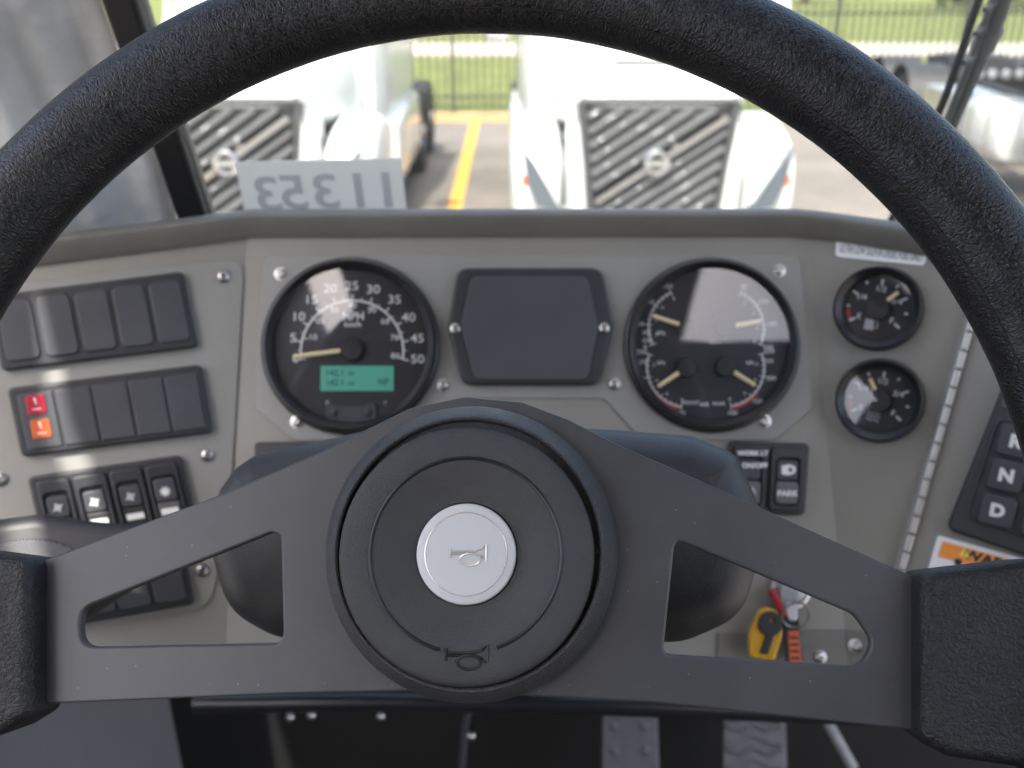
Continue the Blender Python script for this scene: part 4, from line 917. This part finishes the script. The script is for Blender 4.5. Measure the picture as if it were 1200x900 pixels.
for i in range(NR):
    for k in range(NT):
        for (a, b) in ((i, k), (i + 1, k), (i + 1, k + 1), (i, k + 1)): uv.data[li].uv = (a / NR * 2 * math.pi * RR, b / NT * 2 * math.pi * r_); li += 1
rim = ob('rim', rme, 'leather', t)
q = R(148); ob('seam', MB().tube([((RR + (r_ + .0000) * math.cos(q)) * math.cos(a), (RR + (r_) * math.cos(q)) * math.sin(a), r_ * math.sin(q)) for a in [2 * math.pi * k / 240 for k in range(240)]], .00045, 6, closed=True).me('seam'), 'thread', rim)
ZS0, ZS1 = -.0085, -.004
def W(pts, off=ZS1): return [WH.l2(x, y, off) for x, y in pts]
out = rpoly(W([(-20, 683), (265, 577), (380, 527), (435, 500), (480, 478), (545, 465), (612, 471), (665, 491), (722, 520), (800, 554), (1130, 702), (1130, 862), (900, 838), (760, 823), (620, 816), (500, 810), (350, 813), (-20, 828)]), [0, .01, .01, .01, .01, .01, .01, .01, .01, .01, 0, 0, .02, .02, .02, .02, .02, 0], 5)
h1 = rpoly(W([(93, 714), (318, 624), (329, 627), (332, 754), (94, 759)]), [.0065, .002, .003, .004, .0065], 7)
h2 = rpoly(W([(791, 631), (1002, 720), (1024, 752), (1010, 782), (777, 767)]), [.003, .008, .006, .007, .003], 7)
ob('spoke_plate', plate([out, h1, h2], ZS0, ZS1, .0009, 3), 'spoke_paint', t)
g1 = [(38, 654), (-60, 641), (-200, 640), (-200, 905), (-60, 882), (6, 858), (38, 838)]
g2 = [(1079.5, 670), (1200, 656), (1330, 650), (1330, 935), (1200, 900), (1112, 888), (1079.5, 866)]
for g in (g1, g2): ob('grip', plate([rpoly(W(g, .005), [.0045, .01, 0, 0, .01, .008, .005], 6)], -.017, .0070, .0042, 5), 'leather_grip', t)
hc = WH.l2(551.5, 645.5, .0); ho = T(hc[0], hc[1], 0)
hr = ob('hub_ring', MB().lathe([(.0500, -.004), (.0503, -.001), (.0500, .0015), (.0492, .0032), (.0462, .0082), (.0452, .0094), (.0447, .0094), (.0441, .0088), (.0438, .0060), (.0400, .0058), (.0398, .004)], 128).me('ring', 30), 'ring_plastic', t, ho)
pc = WH.l2(545.5, 649, .0105); po_ = T(pc[0], pc[1], 0)
hp = ob('horn_pad', MB().lathe([(.0427, .002), (.0427, .0094), (.0424, .0105), (.0417, .0112), (.040, .0115), (.036, .0117), (.0335, .0117), (.031, .0114), (.027, .0104), (.0225, .0088), (.019, .0078), (.0172, .0076), (.0169, .006)], 128).me('pad', 40), 'hub_plastic', t, po_)
def rarc(r, a0, a1, z, n_=90): return [(r * math.cos(R(a0 + (a1 - a0) * k / n_)), r * math.sin(R(a0 + (a1 - a0) * k / n_)), z) for k in range(n_ + 1)]
ob('raised_line', MB().tube(rarc(.0318, -70, 256, .0113), .00072, 8, flat=1).me('line'), 'groove', hp)
def horn(s, z, rad):
    m_ = MB(); P = lambda pts: [(x * s, y * s, z) for x, y in pts]
    m_.tube(P([(-1, .34), (-1, -.26)]), rad, 6)
    m_.tube(P([(-1, .12), (-.3, .12), (.35, .14), (.72, .26), (.98, .52), (.98, -.36), (.72, -.10), (.35, .0), (-.3, .0), (-1, -.02)]), rad, 6)
    m_.tube([(s * (.10 + .56 * math.cos(k * .2618)), s * (-.30 + .32 * math.sin(k * .2618)), z) for k in range(24)], rad * 1.15, 6, closed=True)
    return m_
ob('horn_mark', horn(.0068, .0116, .00048).me('mark'), 'groove', hp, T(.0012, -.0325, 0))
bt = ob('horn_button', MB().lathe([(.0167, .005), (.0167, .0086), (.0163, .0092), (.0155, .0094), (.0137, .0094), (.0001, .0095)], 96).me('button', 30), 'button_silver', t, po_)
bc = MB().tube(rarc(.0137, 0, 360, .00945, 96)[:-1], .00022, 6, closed=True); ob('button_line', bc.me('line'), 'button_mark', bt)
ob('horn_mark', horn(.0060, .0096, .00038).me('mark'), 'button_mark', bt, T(.0008, 0, 0))
